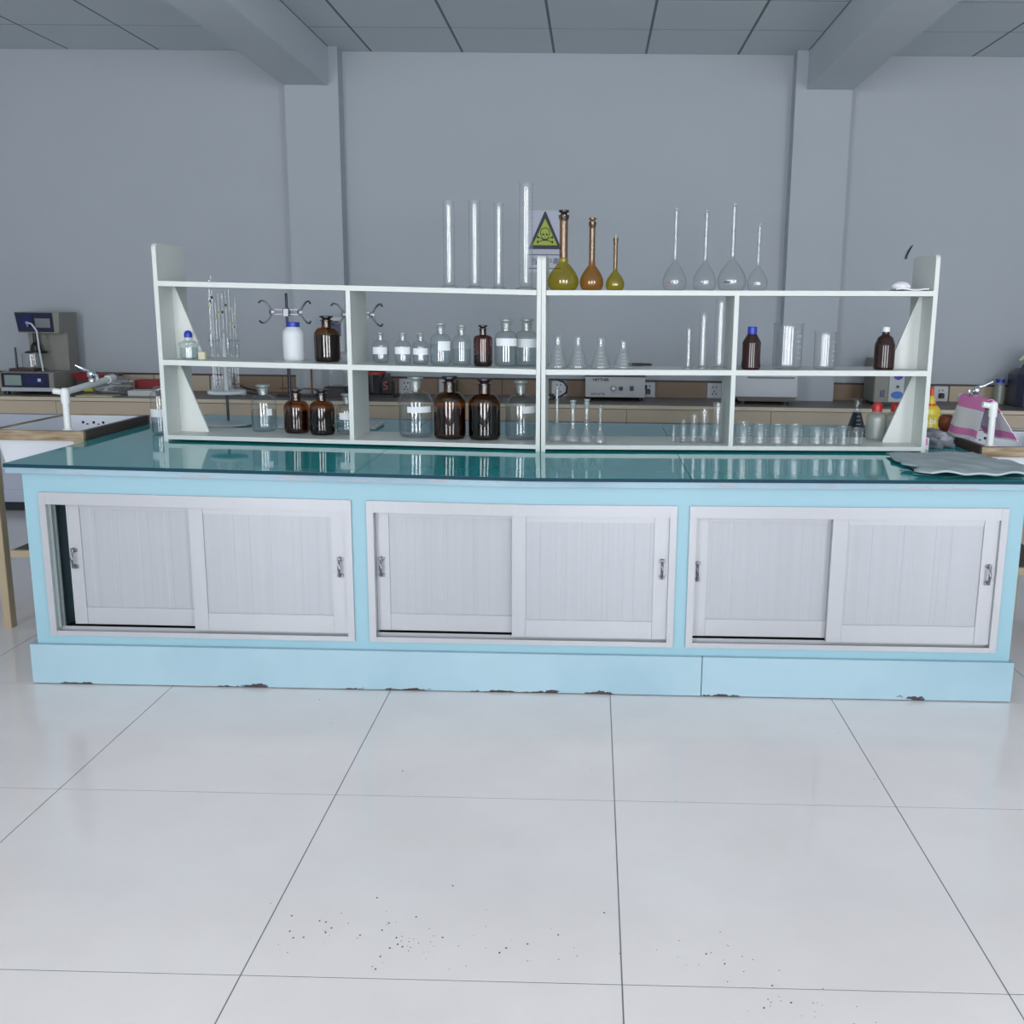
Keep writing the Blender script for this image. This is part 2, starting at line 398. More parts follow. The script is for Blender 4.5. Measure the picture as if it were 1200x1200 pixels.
for a, b in ((BX0, FR[0][0]), (FR[0][1], FR[1][0]), (FR[1][1], FR[2][0]), (FR[2][1], BX1)):
    bp('stile', 'blue', (a, b, YF, YF+.03, FZ0, FZ1))
bp('side_panel', 'blue', (BX0, BX0+.02, YF+.03, YB, .148, .765))
bp('side_panel', 'blue', (BX1-.02, BX1, YF+.03, YB, .148, .765))
bp('back_panel', 'blue', (BX0+.02, BX1-.02, YB-.02, YB, .148, .765))
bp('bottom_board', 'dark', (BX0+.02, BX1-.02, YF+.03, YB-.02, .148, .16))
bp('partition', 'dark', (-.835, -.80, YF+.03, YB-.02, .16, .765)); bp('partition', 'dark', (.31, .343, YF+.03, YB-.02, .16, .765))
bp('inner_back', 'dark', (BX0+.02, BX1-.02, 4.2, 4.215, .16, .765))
bp('plinth_board', 'plinth', (-2.031, .409, 3.479, 3.50, .004, .150))
bp('plinth_board', 'plinth', (.412, 1.523, 3.479, 3.50, .004, .150))
bp('plinth_board', 'plinth', (-2.031, -2.012, 3.50, 5.04, .004, .150))
bp('plinth_board', 'plinth', (1.504, 1.523, 3.50, 5.04, .004, .150))
bp('plinth_base', 'dark', (-2.025, 1.517, 3.485, 5.03, 0, .148))
# aluminium frames with two sliding doors each
def ribs(mb, x0, x1, z0, z1, y, n):
    vs = []; fs = []; w_ = (x1-x0)/n
    pts = []
    for i in range(n):
        d = random.choice((0, 0, .0003, .0006))
        pts += [(x0+i*w_+.0008, y+d), (x0+(i+1)*w_-.0008, y+d)]
    for x, yy in pts: vs += [(x, yy, z0), (x, yy, z1)]
    for k in range(len(pts)-1): fs.append((2*k, 2*k+2, 2*k+3, 2*k+1))
    return mb.add(vs, fs)
def handle(x, z, y, par):
    h = MB()
    for dz in (-.030, .030):
        h.lathe([(0, 0), (.0085, 0), (.0085, .003), (.005, .006), (.0045, .016), (0, .017)], 10, (x, y, z+dz), axis='y')
        h.box(x-.011, x+.011, y-.006, y, z+dz-.006, z+dz+.006)
    h.tube([(x, y-.012, z-.032), (x, y-.019, z-.016), (x, y-.022, z), (x, y-.019, z+.016), (x, y-.012, z+.032)], [.0045, .004, .0055, .004, .0045], 8)
    o = h.map(sag).build('handle', 'pewter', par, 40, off=broot); o['label'] = 'small dark metal bow handle'; return o
def door(x0, x1, z0, z1, y, sl, sr, rt, rb, hx, hz, gray=False):
    """sliding door: panel (the part) with its stiles, rails and handle"""
    mb = MB(); n = max(10, int((x1-x0)/.022))
    ribs(mb, x0+sl-.004, x1-sr+.004, z0+rb-.004, z1-rt+.004, y+.006, n)
    bbox(mb, x0+.004, x1-.004, y+.0105, y+.016, z0+.004, z1-.004)
    d = mb.map(sag).build('sliding_door', 'alupanel', bench, off=broot)
    d['label'] = 'white sliding door with a finely ribbed panel'
    bp('stile', 'alu', (x0, x0+sl, y, y+.02, z0, z1), par=d); bp('stile', 'alu', (x1-sr, x1, y, y+.02, z0, z1), par=d)
    bp('rail', 'alu', (x0+sl+.0008, x1-sr-.0008, y+.0012, y+.02, z1-rt, z1), par=d)
    bp('rail', 'alu', (x0+sl+.0008, x1-sr-.0008, y+.0012, y+.02, z0, z0+rb), par=d)
    handle(hx, hz, y, d)
hx = [(-1.862, -.892), (-.748, .257), (.385, 1.408)]; hz = [(.457, .453), (.452, .468), (.455, .462)]
meet = [(-1.429, -1.379), (-.277, -.228), (.853, .906)]
for i, (a, b) in enumerate(FR):
    fy0, fy1 = YF-.010, YF+.055
    fr = bp('frame_jamb', 'alu', (a, a+.024, fy0, fy1, FZ0, FZ1)); bp('frame_jamb', 'alu', (b-.024, b, fy0, fy1, FZ0, FZ1))
    bp('top_track', 'alu', (a+.024, b-.024, fy0+.001, fy1, FZ1-.042, FZ1), par=fr)
    bp('bottom_track', 'alu', (a+.024, b-.024, fy0+.001, fy0+.006, FZ0, FZ0+.018), (a+.024, b-.024, fy0+.006, fy1, FZ0, FZ0+.006),
       (a+.024, b-.024, fy0+.032, fy0+.036, FZ0, FZ0+.026), par=fr)
    dl = a+(.077 if i == 0 else .025)
    door(dl, meet[i][1], FZ0+.034, FZ1-.030, YF+.026, .046, .04, .030, .062, hx[i][0], hz[i][0])
    door(meet[i][0], b-.0245, FZ0+.0265, FZ1-.030, YF+.002, meet[i][1]-meet[i][0], .052, .034, .064, hx[i][1], hz[i][1])
    if i == 0:
        bp('gasket', 'gasket', (a+.0245, a+.036, YF+.004, YF+.012, FZ0+.026, FZ1-.042), (a+.0245, a+.04, YF+.022, YF+.030, FZ0+.026, FZ1-.042), par=fr)

# worktop: blue lip board and the teal glass panes
croot = (-.25, 4.29, .76)
top = thing('countertop', 'teal glass worktop of the island bench over a chipped light blue edge board', 'countertop', croot)
CX0, CX1, CY0, CY1 = -2.056, 1.556, 3.462, 5.10
def W0(p): return (p[0], p[1], p[2]+W(p[0]))
bbox(MB(), CX0+.004, CX1-.004, CY0+.006, CY1-.006, .7658, .7866).map(W0).build('edge_board', 'lip', top, off=croot)
px = [CX0, -.824, .346, CX1]
for a, b in zip(px[:-1], px[1:]):
    mb = MB(); cuts = [a+.0012]+([XB] if a < XB < b else [])+[b-.0012]
    for q0, q1 in zip(cuts[:-1], cuts[1:]): mb.box(q0, q1, CY0, CY1, .7868, .80)
    pn = mb.map(W0).build('glass_pane', 'teal', top, off=croot)
    bbox(MB(), a+.0014, b-.0014, CY0-.0008, CY0+.0004, .7872, .7996).map(W0).build('cut_edge', 'glass_edge', pn, off=croot)

# ------------------------------------------------------------------ shelves: two units butted end to end
Z0 = .80
SY0, SY1 = 4.11, 4.40
BOT, MID, TOP = .026, .332, .644
def unit(x0, x1, up, ends, label, lo_h, hi_h, gus):
    xc = (x0+x1)/2; off = (xc, (SY0+SY1)/2, Z0+W(xc))
    t = thing('reagent_shelf', label, 'shelf', off, 'white open shelf units on the bench')
    def pb(name, mb): return mb.map(W0).build(name, 'white', t, off=off)
    def panel(a, b, h):
        r = .022; pts = [(SY0, Z0), (SY1, Z0)]
        for (cy_, cz, s0) in ((SY1-r, Z0+h-r, 0), (SY0+r, Z0+h-r, PI/2)):
            for k in range(5): an = s0+k*PI/8; pts.append((cy_+r*math.cos(an), cz+r*math.sin(an)))
        return MB().prism_x(pts, a, b)
    lean = lambda k: (lambda p: (p[0]+k*(p[2]-Z0)/.78, p[1], p[2]))       # the units touch only at the top of the centre post
    pb('end_panel', panel(x0, x0+.017, lo_h).map(lean(0 if x0 < -1 else -.0023))); pb('end_panel', panel(x1-.017, x1, hi_h).map(lean(0 if x1 > 1 else .0023)))
    for nm, z1, th in (('bottom_board', BOT, .0175), ('middle_board', MID, .021), ('top_board', TOP, .020)):
        pb(nm, MB().box(x0+.017, x1-.017, SY0, SY1, Z0+z1-th+(.0005 if nm[0] == 'b' else 0), Z0+z1))
    pb('divider', MB().box(up, up+.018, SY0+.001, SY1, Z0+BOT, Z0+MID-.021)); pb('divider', MB().box(up, up+.018, SY0+.001, SY1, Z0+MID, Z0+TOP-.020))
    for (xe, xi) in gus:
        s = 1 if xi > xe else -1
        for za, zb in ((BOT, MID-.022), (MID, TOP-.021)):
            pb('gusset', MB().prism([(xe, Z0+za), (xi, Z0+za), (xi, Z0+za+.006), (xe+s*.012, Z0+zb), (xe, Z0+zb)], 4.245, 4.258))
    return t
unit(-1.757, -.2115, -.990, 0, 'white wooden open shelf unit left of the centre post', .79, .779, [(-1.7395, -1.622)])
unit(-.2065, 1.352, .556, 0, 'white wooden open shelf unit right of the centre post', .779, .785, [(1.3345, 1.217)])

# ------------------------------------------------------------------ glassware
def lv(x, y, lev): return (x, y, Z0+W(x)+{'top': TOP, 'mid': MID, 'bot': BOT, 'ctr': 0}[lev]+.0006)
def ell(r0, z0, r1, z1, n=7):
    """quarter-ellipse shoulder from (r0,z0) to (r1,z1), bulging outwards"""
    return [(r1+(r0-r1)*math.cos(k*PI/2/n), z0+(z1-z0)*math.sin(k*PI/2/n)) for k in range(1, n+1)]
def bottle_prof(r, h, nk=.38, sh=.55, ne=.75, lip=.885):
    n = nk*r
    return [(0, .002), (r*.88, .002), (r*.97, .010), (r, .02)]+[(r, h*sh)]+ell(r, h*sh, n*1.02, h*ne)+[(n, h*lip), (n*1.28, h*(lip+.008)), (n*1.28, h*(lip+.022)), (n*.92, h*(lip+.022))]
def fill_prof(prof, h, k, body_r):
    out = [(0, .004)]
    for r, z in prof[1:]:
        if z >= h: break
        out.append((max(r-.0025, .001), max(z, .004)))
    lr = out[-1][0]
    for i in range(1, len(prof)):
        if prof[i][1] >= h:
            a, b = prof[i-1], prof[i]; f = (h-a[1])/max(1e-6, b[1]-a[1]); lr = max(a[0]+(b[0]-a[0])*f-.0025, .001); break
    return out+[(lr, h), (0, h)]
def reagent_bottle(x, y, lev, r, h, label, glass='glass_g', stop='frost', liq=None, lmat='water', band=None, group=None, name='reagent_bottle', **kw):
    t = thing(name, label, 'bottle', lv(x, y, lev), group)
    p = bottle_prof(r, h, **kw); n = kw.get('nk', .38)*r; lp = kw.get('lip', .885)*h
    MB().lathe(p, 36).build('body', glass, t, 50)
    MB().lathe([(0, lp-.10*h), (n*.80, lp-.10*h), (n*.93, lp+.02*h), (n*.78, lp+.045*h), (n*1.05, lp+.065*h), (n*1.38, lp+.08*h), (n*1.38, h*.99), (n*1.2, h), (0, h)], 28).build('stopper', stop, t, 45)
    if liq: MB().lathe(fill_prof(p, h*liq, .95, r), 36).build('liquid', lmat, t, 50)
    if band:
        z0, z1, a0, a1 = band
        MB().lathe([(r*1.006, h*z0), (r*1.008, h*z0), (r*1.008, h*z1), (r*1.006, h*z1)], 24, a0=a0*PI/180, a1=a1*PI/180).build('label', 'label', t, 60)
    return t
def vol_flask(x, y, lev, r, h, label, glass, neck, stop, nr=.16, bh=.36, neckmat=None, group=None, conical=False, st=.05, liq=None, mark=None):
    t = thing('volumetric_flask', label, 'flask', lv(x, y, lev), group)
    n = r*nr; b = h*bh
    if conical: pr = [(0, .003), (r*.86, .002), (r*.98, b*.10), (r*.97, b*.17), (r*.80, b*.42), (r*.50, b*.72), (r*.26, b*.92), (n*1.15, b*1.02), (n, b*1.12)]
    else: pr = [(0, .004), (r*.55, .002), (r*.74, .002), (r*.86, b*.06), (r*.965, b*.17), (r, b*.30), (r*.965, b*.43), (r*.85, b*.57), (r*.66, b*.72), (r*.45, b*.85), (r*.28, b*.94), (n*1.15, b*1.02), (n, b*1.1)]
    MB().lathe(pr, 36).build('bulb', glass, t, 60)
    hs = h*(1-st)
    MB().lathe([(n, b*1.1), (n, hs-.022), (n*1.25, hs-.012), (n*1.3, hs), (n*.9, hs)], 20).build('neck', neckmat or glass, t, 60)
    MB().lathe([(0, hs-.02), (n*.8, hs-.02), (n*1.0, hs+.001), (n*.7, hs+.004), (n*.75, hs+h*st*.35), (n*1.25, hs+h*st*.6), (n*1.25, hs+h*st*.9), (n*.8, h), (0, h)], 18).build('stopper', stop, t, 50)
    if mark:
        MB().lathe([(n*1.03, b+.55*(hs-b)), (n*1.06, b+.55*(hs-b)+.0008), (n*1.03, b+.55*(hs-b)+.0016)], 18).build('fill_mark', 'printk', t)
        m2 = MB()
        for k in range(4): m2.lathe([(r*1.003, b*.24), (r*1.005, b*.27), (r*1.003, b*.30)], 3, a0=(232+k*7)*PI/180, a1=(236+k*7)*PI/180)
        m2.build('print', mark, t)
    return t
def cylinder(x, y, lev, r, h, label, ticks='printg', group=None, glass='glass_h', side=205, foot=1.55):
    t = thing('measuring_cylinder', label, 'cylinder', lv(x, y, lev), group)
    MB().lathe([(0, h*.03), (r*.9, h*.03), (r, h*.04), (r, h*.985), (r*1.12, h*.995), (r*1.12, h), (r*.98, h)], 28).build('tube', glass, t, 50)
    f = r*foot; hh = min(.012, h*.06)
    MB().lathe([(0, 0), (f, 0), (f, hh*.4), (f*.8, hh*.8), (r*.9, hh), (0, hh)], 6 if h > .25 else 20).build('foot', glass, t, 30)
    n = 22 if h > .2 else 12; mb = MB()
    for k in range(n):
        z = h*(.12+.78*k/(n-1)); wd = 34 if k % 5 == 0 else 18
        mb.lathe([(r*1.004, z), (r*1.012, z+.0006), (r*1.004, z+.0014)], 3, a0=side*PI/180, a1=(side+wd)*PI/180)
    mb.build('graduation', ticks, t)
    return t
def erlen(x, y, lev, r, h, label, group=None, glass='glass_h', liq=None):
    t = thing('conical_flask', label, 'flask', lv(x, y, lev), group); n = r*.36
    p = [(0, .002), (r*.9, .002), (r*.985, h*.03), (r, h*.055), (r*.96, h*.10)]+[(r*.96+(n-r*.96)*k/6, h*.10+(h*.70-h*.10)*k/6) for k in range(1, 6)]+[(n*1.04, h*.70), (n, h*.74), (n, h*.94), (n*1.22, h*.985), (n*1.25, h), (n*1.05, h)]
    MB().lathe(p, 32).build('body', glass, t, 40)
    mb = MB()
    for k in range(4):
        z = h*(.18+.11*k); rr_ = r*.96+(n-r*.96)*(z/h-.1)/.6
        mb.lathe([(rr_*1.006, z), (rr_*1.012-.0004, z+.001)], 4, a0=255*PI/180, a1=290*PI/180)
    mb.build('graduation', 'printw', t)
    if liq: MB().lathe(fill_prof(p, h*liq, .95, r), 32).build('liquid', 'ink', t, 40)
    return t
def beaker(x, y, lev, r, h, label, group=None, glass='glass_h'):
    t = thing('beaker', label, 'beaker', lv(x, y, lev), group)
    mb = MB().lathe([(0, .003), (r*.85, .002), (r*.96, h*.03), (r, h*.08), (r, h*.95), (r*1.05, h*.985), (r*1.06, h), (r*1.0, h)], 36)
    def spout(p):
        a = math.atan2(p[1], p[0]); k = max(0, 1-abs(a+2.6)/.28) if p[2] > h*.9 else 0
        q = 1+.10*k*(p[2]-h*.9)/(h*.1); return (p[0]*q, p[1]*q, p[2])
    mb.map(spout).build('body', glass, t, 50)
    g = MB()
    for k in range(5):
        z = h*(.25+.12*k); g.lathe([(r*1.003, z), (r*1.008, z+.0006), (r*1.003, z+.0014)], 4, a0=300*PI/180, a1=(315 if k % 2 else 322)*PI/180)
    g.build('graduation', 'printw', t)
    return t

G = 'measuring cylinders on the top shelf'
cylinder(-.594, 4.25, 'top', .0228, .343, 'leftmost tall glass measuring cylinder on the top shelf', group=G)
cylinder(-.489, 4.25, 'top', .0228, .346, 'second measuring cylinder from the left on the top shelf', group=G, side=310)
cylinder(-.391, 4.25, 'top', .0193, .338, 'third and slimmest measuring cylinder from the left on the top shelf', group=G, side=310)
cylinder(-.278, 4.22, 'top', .0278, .416, 'tallest measuring cylinder, just left of the centre post on top', group=G, side=310)
G = 'amber volumetric flasks on the top shelf'
vol_flask(-.126, 4.22, 'top', .0625, .316, 'largest olive amber volumetric flask right beside the centre post', 'olive', 0, 'amber_st', .27, .37, 'brown_neck', G, st=.065)
vol_flask(-.011, 4.22, 'top', .0485, .286, 'middle orange brown volumetric flask of the three amber ones', 'orange', 0, 'brown_neck', .25, .37, 'brown_neck', G, st=.06)
vol_flask(.084, 4.22, 'top', .0381, .220, 'smallest of the three amber volumetric flasks on the top shelf', 'olive', 0, 'frost_w', .22, .36, 'brown_neck', G, st=.06)
G = 'clear volumetric flasks on the top shelf'
vol_flask(.326, 4.24, 'top', .0486, .328, 'leftmost clear volumetric flask of four on the top shelf', 'glass', 0, 'frost', .155, .35, 'glass_h', G, mark='printr')
vol_flask(.448, 4.24, 'top', .0477, .318, 'second clear volumetric flask from the left on the top shelf', 'glass', 0, 'frost', .165, .35, 'glass_h', G, mark='printg')
vol_flask(.558, 4.24, 'top', .0589, .344, 'largest clear volumetric flask, third from the left on the top shelf', 'glass', 0, 'frost_w', .145, .36, 'glass_h', G, mark='printk')
vol_flask(.662, 4.24, 'top', .0415, .265, 'smallest clear volumetric flask, rightmost of four on the top shelf', 'glass', 0, 'frost', .155, .36, 'glass_h', G, mark='printg')

# first bay, middle board
t = thing('dropper_bottle', 'squat clear bottle with round blue cap by the left end panel', 'bottle', lv(-1.667, 4.20, 'mid'))
p = [(0, .002), (.030, .002), (.036, .006), (.036, .05), (.041, .058), (.041, .064), (.030, .070), (.017, .076), (.015, .09)]
MB().lathe(p, 32).build('body', 'glass_g', t, 40); MB().lathe(fill_prof(p, .045, 1, .036), 32).build('liquid', 'water', t, 40)
MB().lathe([(.0, .088), (.016, .088), (.0165, .096), (.0155, .106), (.010, .114), (0, .117)], 24).build('cap', 'bluecap', t, 50)
tag(MB().bevbox(-.0145, .0145, -.012, .012, 0, .031, .002).build('small_box', 'cream'), 'tiny cream box beside the squat blue-capped bottle', 'box').location = lv(-1.612, 4.20, 'mid')
t = thing('plastic_jar', 'white plastic jar with a flat blue cap on the middle shelf', 'jar', lv(-1.256, 4.285, 'mid'))
MB().lathe([(0, 0), (.040, 0), (.0445, .006), (.0445, .112), (.041, .124), (.030, .136), (.0255, .140), (.0255, .146)], 36).build('body', 'pe', t, 50)
MB().lathe([(.0, .139), (.0275, .139), (.0275, .1575), (.026, .159), (0, .159)], 30).build('cap', 'bluecap', t, 40)
reagent_bottle(-1.107, 4.252, 'mid', .0530, .189, 'amber bottle of dark liquid beside the white plastic jar', 'amber', 'amber_st', .60, 'ink')
# first bay, bottom board
reagent_bottle(-1.406, 4.318, 'bot', .0529, .198, 'clear stoppered bottle with a small white tag in the first bay', 'glass', 'frost', .46, 'water', (.36, .50, -62, -35), sh=.58, ne=.78, nk=.40)
G = 'pair of amber bottles in the first bay'
reagent_bottle(-1.258, 4.291, 'bot', .0525, .186, 'left amber bottle of the bottom pair, with brown liquid', 'amber', 'amber_st', .52, 'ink_r', group=G)
reagent_bottle(-1.140, 4.258, 'bot', .0521, .192, 'right amber bottle of the bottom pair, filled dark', 'amber', 'amber_st', .55, 'ink', group=G)
reagent_bottle(-1.043, 4.30, 'bot', .0480, .171, 'clear bottle half hidden behind the first divider on the bottom board', 'glass', 'frost', .45, 'water', (.38, .55, -120, -30))
# second bay, middle board
G = 'small clear reagent bottles in the second bay'
reagent_bottle(-.887, 4.268, 'mid', .0338, .125, 'smallest labelled clear bottle, first from the divider', 'glass', 'frost_w', .40, 'water', (.30, .53, -150, -30), group=G)
reagent_bottle(-.780, 4.193, 'mid', .0332, .129, 'small labelled clear bottle, second from the divider', 'glass', 'frost_w', .40, 'water', (.34, .56, -160, -20), group=G)
reagent_bottle(-.712, 4.222, 'mid', .0334, .130, 'small labelled clear bottle, third from the divider', 'glass', 'frost_w', .40, 'water', (.32, .52, -150, -10), group=G)
reagent_bottle(-.627, 4.213, 'mid', .0435, .171, 'greenish stoppered bottle with a pale label, fourth from the divider', 'glass_g', 'frost', .50, 'water', (.36, .58, -95, -20))
reagent_bottle(-.545, 4.242, 'mid', .0395, .165, 'greenish stoppered bottle without label beside the red-brown bottle', 'glass_g', 'frost', .40, 'water')
reagent_bottle(-.454, 4.221, 'mid', .0385, .168, 'narrow red-brown stoppered bottle on the middle board', 'amber_r', 'amber_st', .30, 'ink_r', sh=.66, ne=.76, nk=.36)
G = 'two larger clear bottles by the centre post'
reagent_bottle(-.362, 4.262, 'mid', .0495, .193, 'clear labelled bottle beside the red-brown bottle', 'glass_g', 'frost_w', .52, 'water', (.44, .60, -140, -25), group=G, nk=.42)
reagent_bottle(-.281, 4.330, 'mid', .0510, .195, 'clear labelled bottle touching the centre post, middle board', 'glass_g', 'frost_w', .52, 'water', (.40, .58, -140, -30), group=G, nk=.42)
# second bay, bottom board
G = 'large stoppered bottles in the second bay'
reagent_bottle(-.745, 4.276, 'bot', .0716, .254, 'large clear bottle with a white label, left in the second bay', 'glass', 'frost', .52, 'water', (.42, .52, -110, -20), group=G, nk=.34)
reagent_bottle(-.598, 4.248, 'bot', .0670, .260, 'large amber bottle beside the large clear labelled bottle', 'amber', 'amber_st', .50, 'ink_r', group=G, nk=.36, sh=.57)
reagent_bottle(-.452, 4.250, 'bot', .0670, .256, 'large amber bottle filled dark, right of the other large amber one', 'amber', 'amber_st', .56, 'ink', group=G, nk=.36, sh=.57)
reagent_bottle(-.302, 4.290, 'bot', .0670, .247, 'large clear bottle against the centre post, bottom board', 'glass', 'frost', .54, 'water', (.46, .58, -80, -20), group=G, nk=.32)
# third bay
G = 'conical flasks in the third bay'
for x, y, r, h, lb in ((-.143, 4.160, .0413, .134, 'conical flask nearest the centre post'), (-.061, 4.165, .0422, .131, 'second conical flask from the centre post'),
                       (.031, 4.160, .0425, .128, 'third conical flask from the centre post'), (.122, 4.158, .0408, .115, 'smallest conical flask, farthest from the centre post')):
    erlen(x, y, 'mid', r, h, lb, G)
t = thing('marker_pen', 'black pen lying on the middle board right of the conical flasks', 'pen', lv(.195, 4.37, 'mid'))
MB().lathe([(0, -.045), (.004, -.045), (.0062, -.04), (.0062, .020), (.0045, .024)], 12, (0, 0, .0064), axis='x').build('barrel', 'black', t, 40)
MB().lathe([(.0048, .0245), (.0055, .025), (.005, .05), (.002, .058), (0, .058)], 12, (0, 0, .0064), axis='x').build('pen_cap', 'black', t, 40)
G = 'measuring cylinders on the middle board'
cylinder(.387, 4.175, 'mid', .0105, .166, 'shortest of three measuring cylinders on the middle board', 'printg', G)
cylinder(.445, 4.180, 'mid', .0165, .224, 'measuring cylinder with red graduations on the middle board', 'printr', G, side=195)
cylinder(.512, 4.170, 'mid', .0221, .278, 'tallest measuring cylinder on the middle board, beside the divider', 'printg', G, side=310)
G = 'small volumetric flasks on the bottom board'
vol_flask(-.146, 4.217, 'bot', .0372, .230, 'small clear volumetric flask with the tallest neck, by the centre post', 'glass_h', 0, 'frost', .21, .37, 'glass_h', G, True, st=.05)
vol_flask(-.079, 4.189, 'bot', .0330, .176, 'small clear flask with a wide neck, second from the centre post', 'glass_h', 0, 'frost', .33, .42, 'glass_h', G, True, st=.08)
vol_flask(-.022, 4.165, 'bot', .0280, .183, 'small clear flask with a wide neck, third from the centre post', 'glass_h', 0, 'frost', .38, .40, 'glass_h', G, True, st=.08)
vol_flask(.034, 4.150, 'bot', .0278, .160, 'small clear flask farthest from the centre post on the bottom board', 'glass_h', 0, 'frost', .28, .40, 'glass_h', G, True, st=.09)
G = 'row of small cylinders rising in height'
for x, y, r, h, lb in ((.340, 4.206, .0085, .074, 'shortest tiny cylinder of the rising row'), (.381, 4.212, .0125, .095, 'second shortest cylinder of the rising row'),
                       (.422, 4.195, .0150, .118, 'middle cylinder of the rising row'), (.466, 4.210, .0185, .139, 'second tallest cylinder of the rising row'),
                       (.520, 4.205, .0215, .167, 'tallest cylinder of the rising row, beside the divider')):
    cylinder(x, y, 'bot', r, h, lb, 'printg', G, foot=1.25)
# fourth bay
t = thing('brown_bottle', 'dark brown bottle with a blue screw cap in the fourth bay', 'bottle', lv(.640, 4.165, 'mid'))
pb_ = lambda r, h: [(0, 0), (r*.92, 0), (r, .006), (r*1.03, h*.05), (r*1.03, h*.16), (r*.985, h*.20), (r*.985, h*.56), (r*1.01, h*.60), (r*.97, h*.65), (r*.52, h*.82), (r*.44, h*.84), (r*.44, h*.88)]
MB().lathe(pb_(.0375, .171), 32).build('body', 'brownp', t, 35)
MB().lathe([(0, .141), (.0185, .141), (.019, .145), (.019, .168), (.017, .171), (0, .171)], 24).build('cap', 'bluecap', t, 35)
t = thing('brown_bottle', 'dark brown bottle with a small white cap by the right gusset', 'bottle', lv(1.185, 4.198, 'mid'))
MB().lathe([(0, 0), (.038, 0), (.0415, .006), (.0415, .095), (.040, .103), (.030, .128), (.016, .138), (.0145, .141), (.0145, .15)], 32).build('body', 'brownp', t, 35)
MB().lathe([(0, .151), (.0155, .151), (.0155, .167), (.014, .170), (0, .170)], 20).build('cap', 'whitecap', t, 35)
beaker(.790, 4.190, 'mid', .0590, .184, 'large glass beaker beside the blue-capped brown bottle', glass='glass')
beaker(.939, 4.180, 'mid', .0435, .151, 'smaller glass beaker right of the large one, middle board', glass='glass')
G = 'row of small beakers on the bottom board'
for i, (x, y, r, h) in enumerate(((.621, 4.152, .0315, .096), (.689, 4.150, .0300, .086), (.762, 4.152, .0335, .086), (.833, 4.151, .0318, .086),
                                  (.922, 4.152, .0318, .073), (.980, 4.150, .0265, .070), (1.031, 4.152, .0245, .078), (1.083, 4.150, .0265, .071))):
    od = ['first', 'second', 'third', 'fourth', 'fifth', 'sixth', 'seventh', 'eighth'][i]
    beaker(x, y, 'bot', r, h, '%s small beaker from the divider in the bottom row' % od, G)
G = 'milky bottles with red caps'
for x, lb in ((1.213, 'milky plastic bottle with red cap, fully visible behind the beakers'), (1.292, 'milky plastic bottle with red cap, half behind the right gusset')):
    t = thing('wash_bottle', lb, 'bottle', lv(x, 4.345, 'bot'), G)
    MB().lathe([(0, 0), (.036, 0), (.0425, .008), (.0425, .088), (.040, .103), (.030, .113), (.020, .117), (.019, .122)], 32).build('body', 'pe_tr', t, 45)
    MB().lathe([(0, .119), (.0205, .119), (.021, .125), (.021, .145), (.014, .157), (0, .160)], 24).build('cap', 'redcap', t, 45)
erlen(1.233, 4.75, 'ctr', .047, .161, 'wide-necked conical flask of dark liquid behind the small beakers', liq=.62, glass='glass')

# ------------------------------------------------------------------ things standing on the far half of the worktop
def burette_stand(x, y, h, zc, label, rodm):
    t = thing('burette_stand', label, 'stand', Vector(lv(x, y, 'ctr'))+Vector((0, 0, .0012)), 'iron stands with butterfly clamps')
    MB().bevbox(-.075, .075, -.05, .16, 0, .016, .006).build('base', 'inst_w', t)
    MB().lathe([(0, .015), (.006, .015), (.006, h), (.004, h+.004), (0, h+.004)], 12).build('rod', rodm, t, 40)
    c = MB().box(-.06, .06, -.010, -.006, zc-.012, zc-.009).box(-.06, .06, -.010, -.006, zc+.009, zc+.012).bevbox(-.015, .015, -.016, .012, zc-.018, zc+.018, .004)
    c = c.build('clamp_body', 'pewter', t)
    for s in (-1, 1):
        MB().lathe([(0, 0), (.013, 0), (.014, .004), (.013, .010), (.005, .012), (0, .012)], 16, (s*.064, -.006, zc), axis='y').build('pivot', 'pewter', c, 40)
        for u in (-1, 1):
            MB().tube([(s*.066, -.01, zc+u*.008), (s*.078, -.01, zc+u*.028), (s*.094, -.012, zc+u*.046), (s*.108, -.02, zc+u*.050), (s*.116, -.03, zc+u*.040)], [.0045, .004, .0045, .004, .005], 8).build('jaw', 'pewter', c, 50)
    return t
burette_stand(-1.392, 4.66, .605, .525, 'iron stand with butterfly clamp behind the white plastic jar', 'steel')
burette_stand(-1.075, 4.70, .600, .520, 'iron stand with butterfly clamp behind the first divider', 'steel')
t = thing('pipette_stand', 'round pipette rack on a dark post behind the first bay', 'rack', Vector(lv(-1.700, 4.70, 'ctr'))+Vector((0, 0, .0014)))
MB().lathe([(0, 0), (.105, 0), (.105, .006), (.09, .010), (.015, .018), (0, .018)], 36).build('base', 'inst_w', t, 40)
MB().lathe([(0, .015), (.006, .015), (.006, .145), (0, .145)], 12).build('post', 'steel', t, 40)
MB().lathe([(0, .145), (.084, .145), (.086, .149), (.086, .156), (.083, .159), (0, .159)], 40).build('lower_disc', 'pe', t, 40)
MB().lathe([(0, .158), (.011, .158), (.011, .40), (0, .40)], 14).build('column', 'pe', t, 40)
MB().lathe([(.012, .385), (.070, .385), (.071, .388), (.070, .391), (.012, .391)], 36).build('upper_disc', 'glass', t, 40)
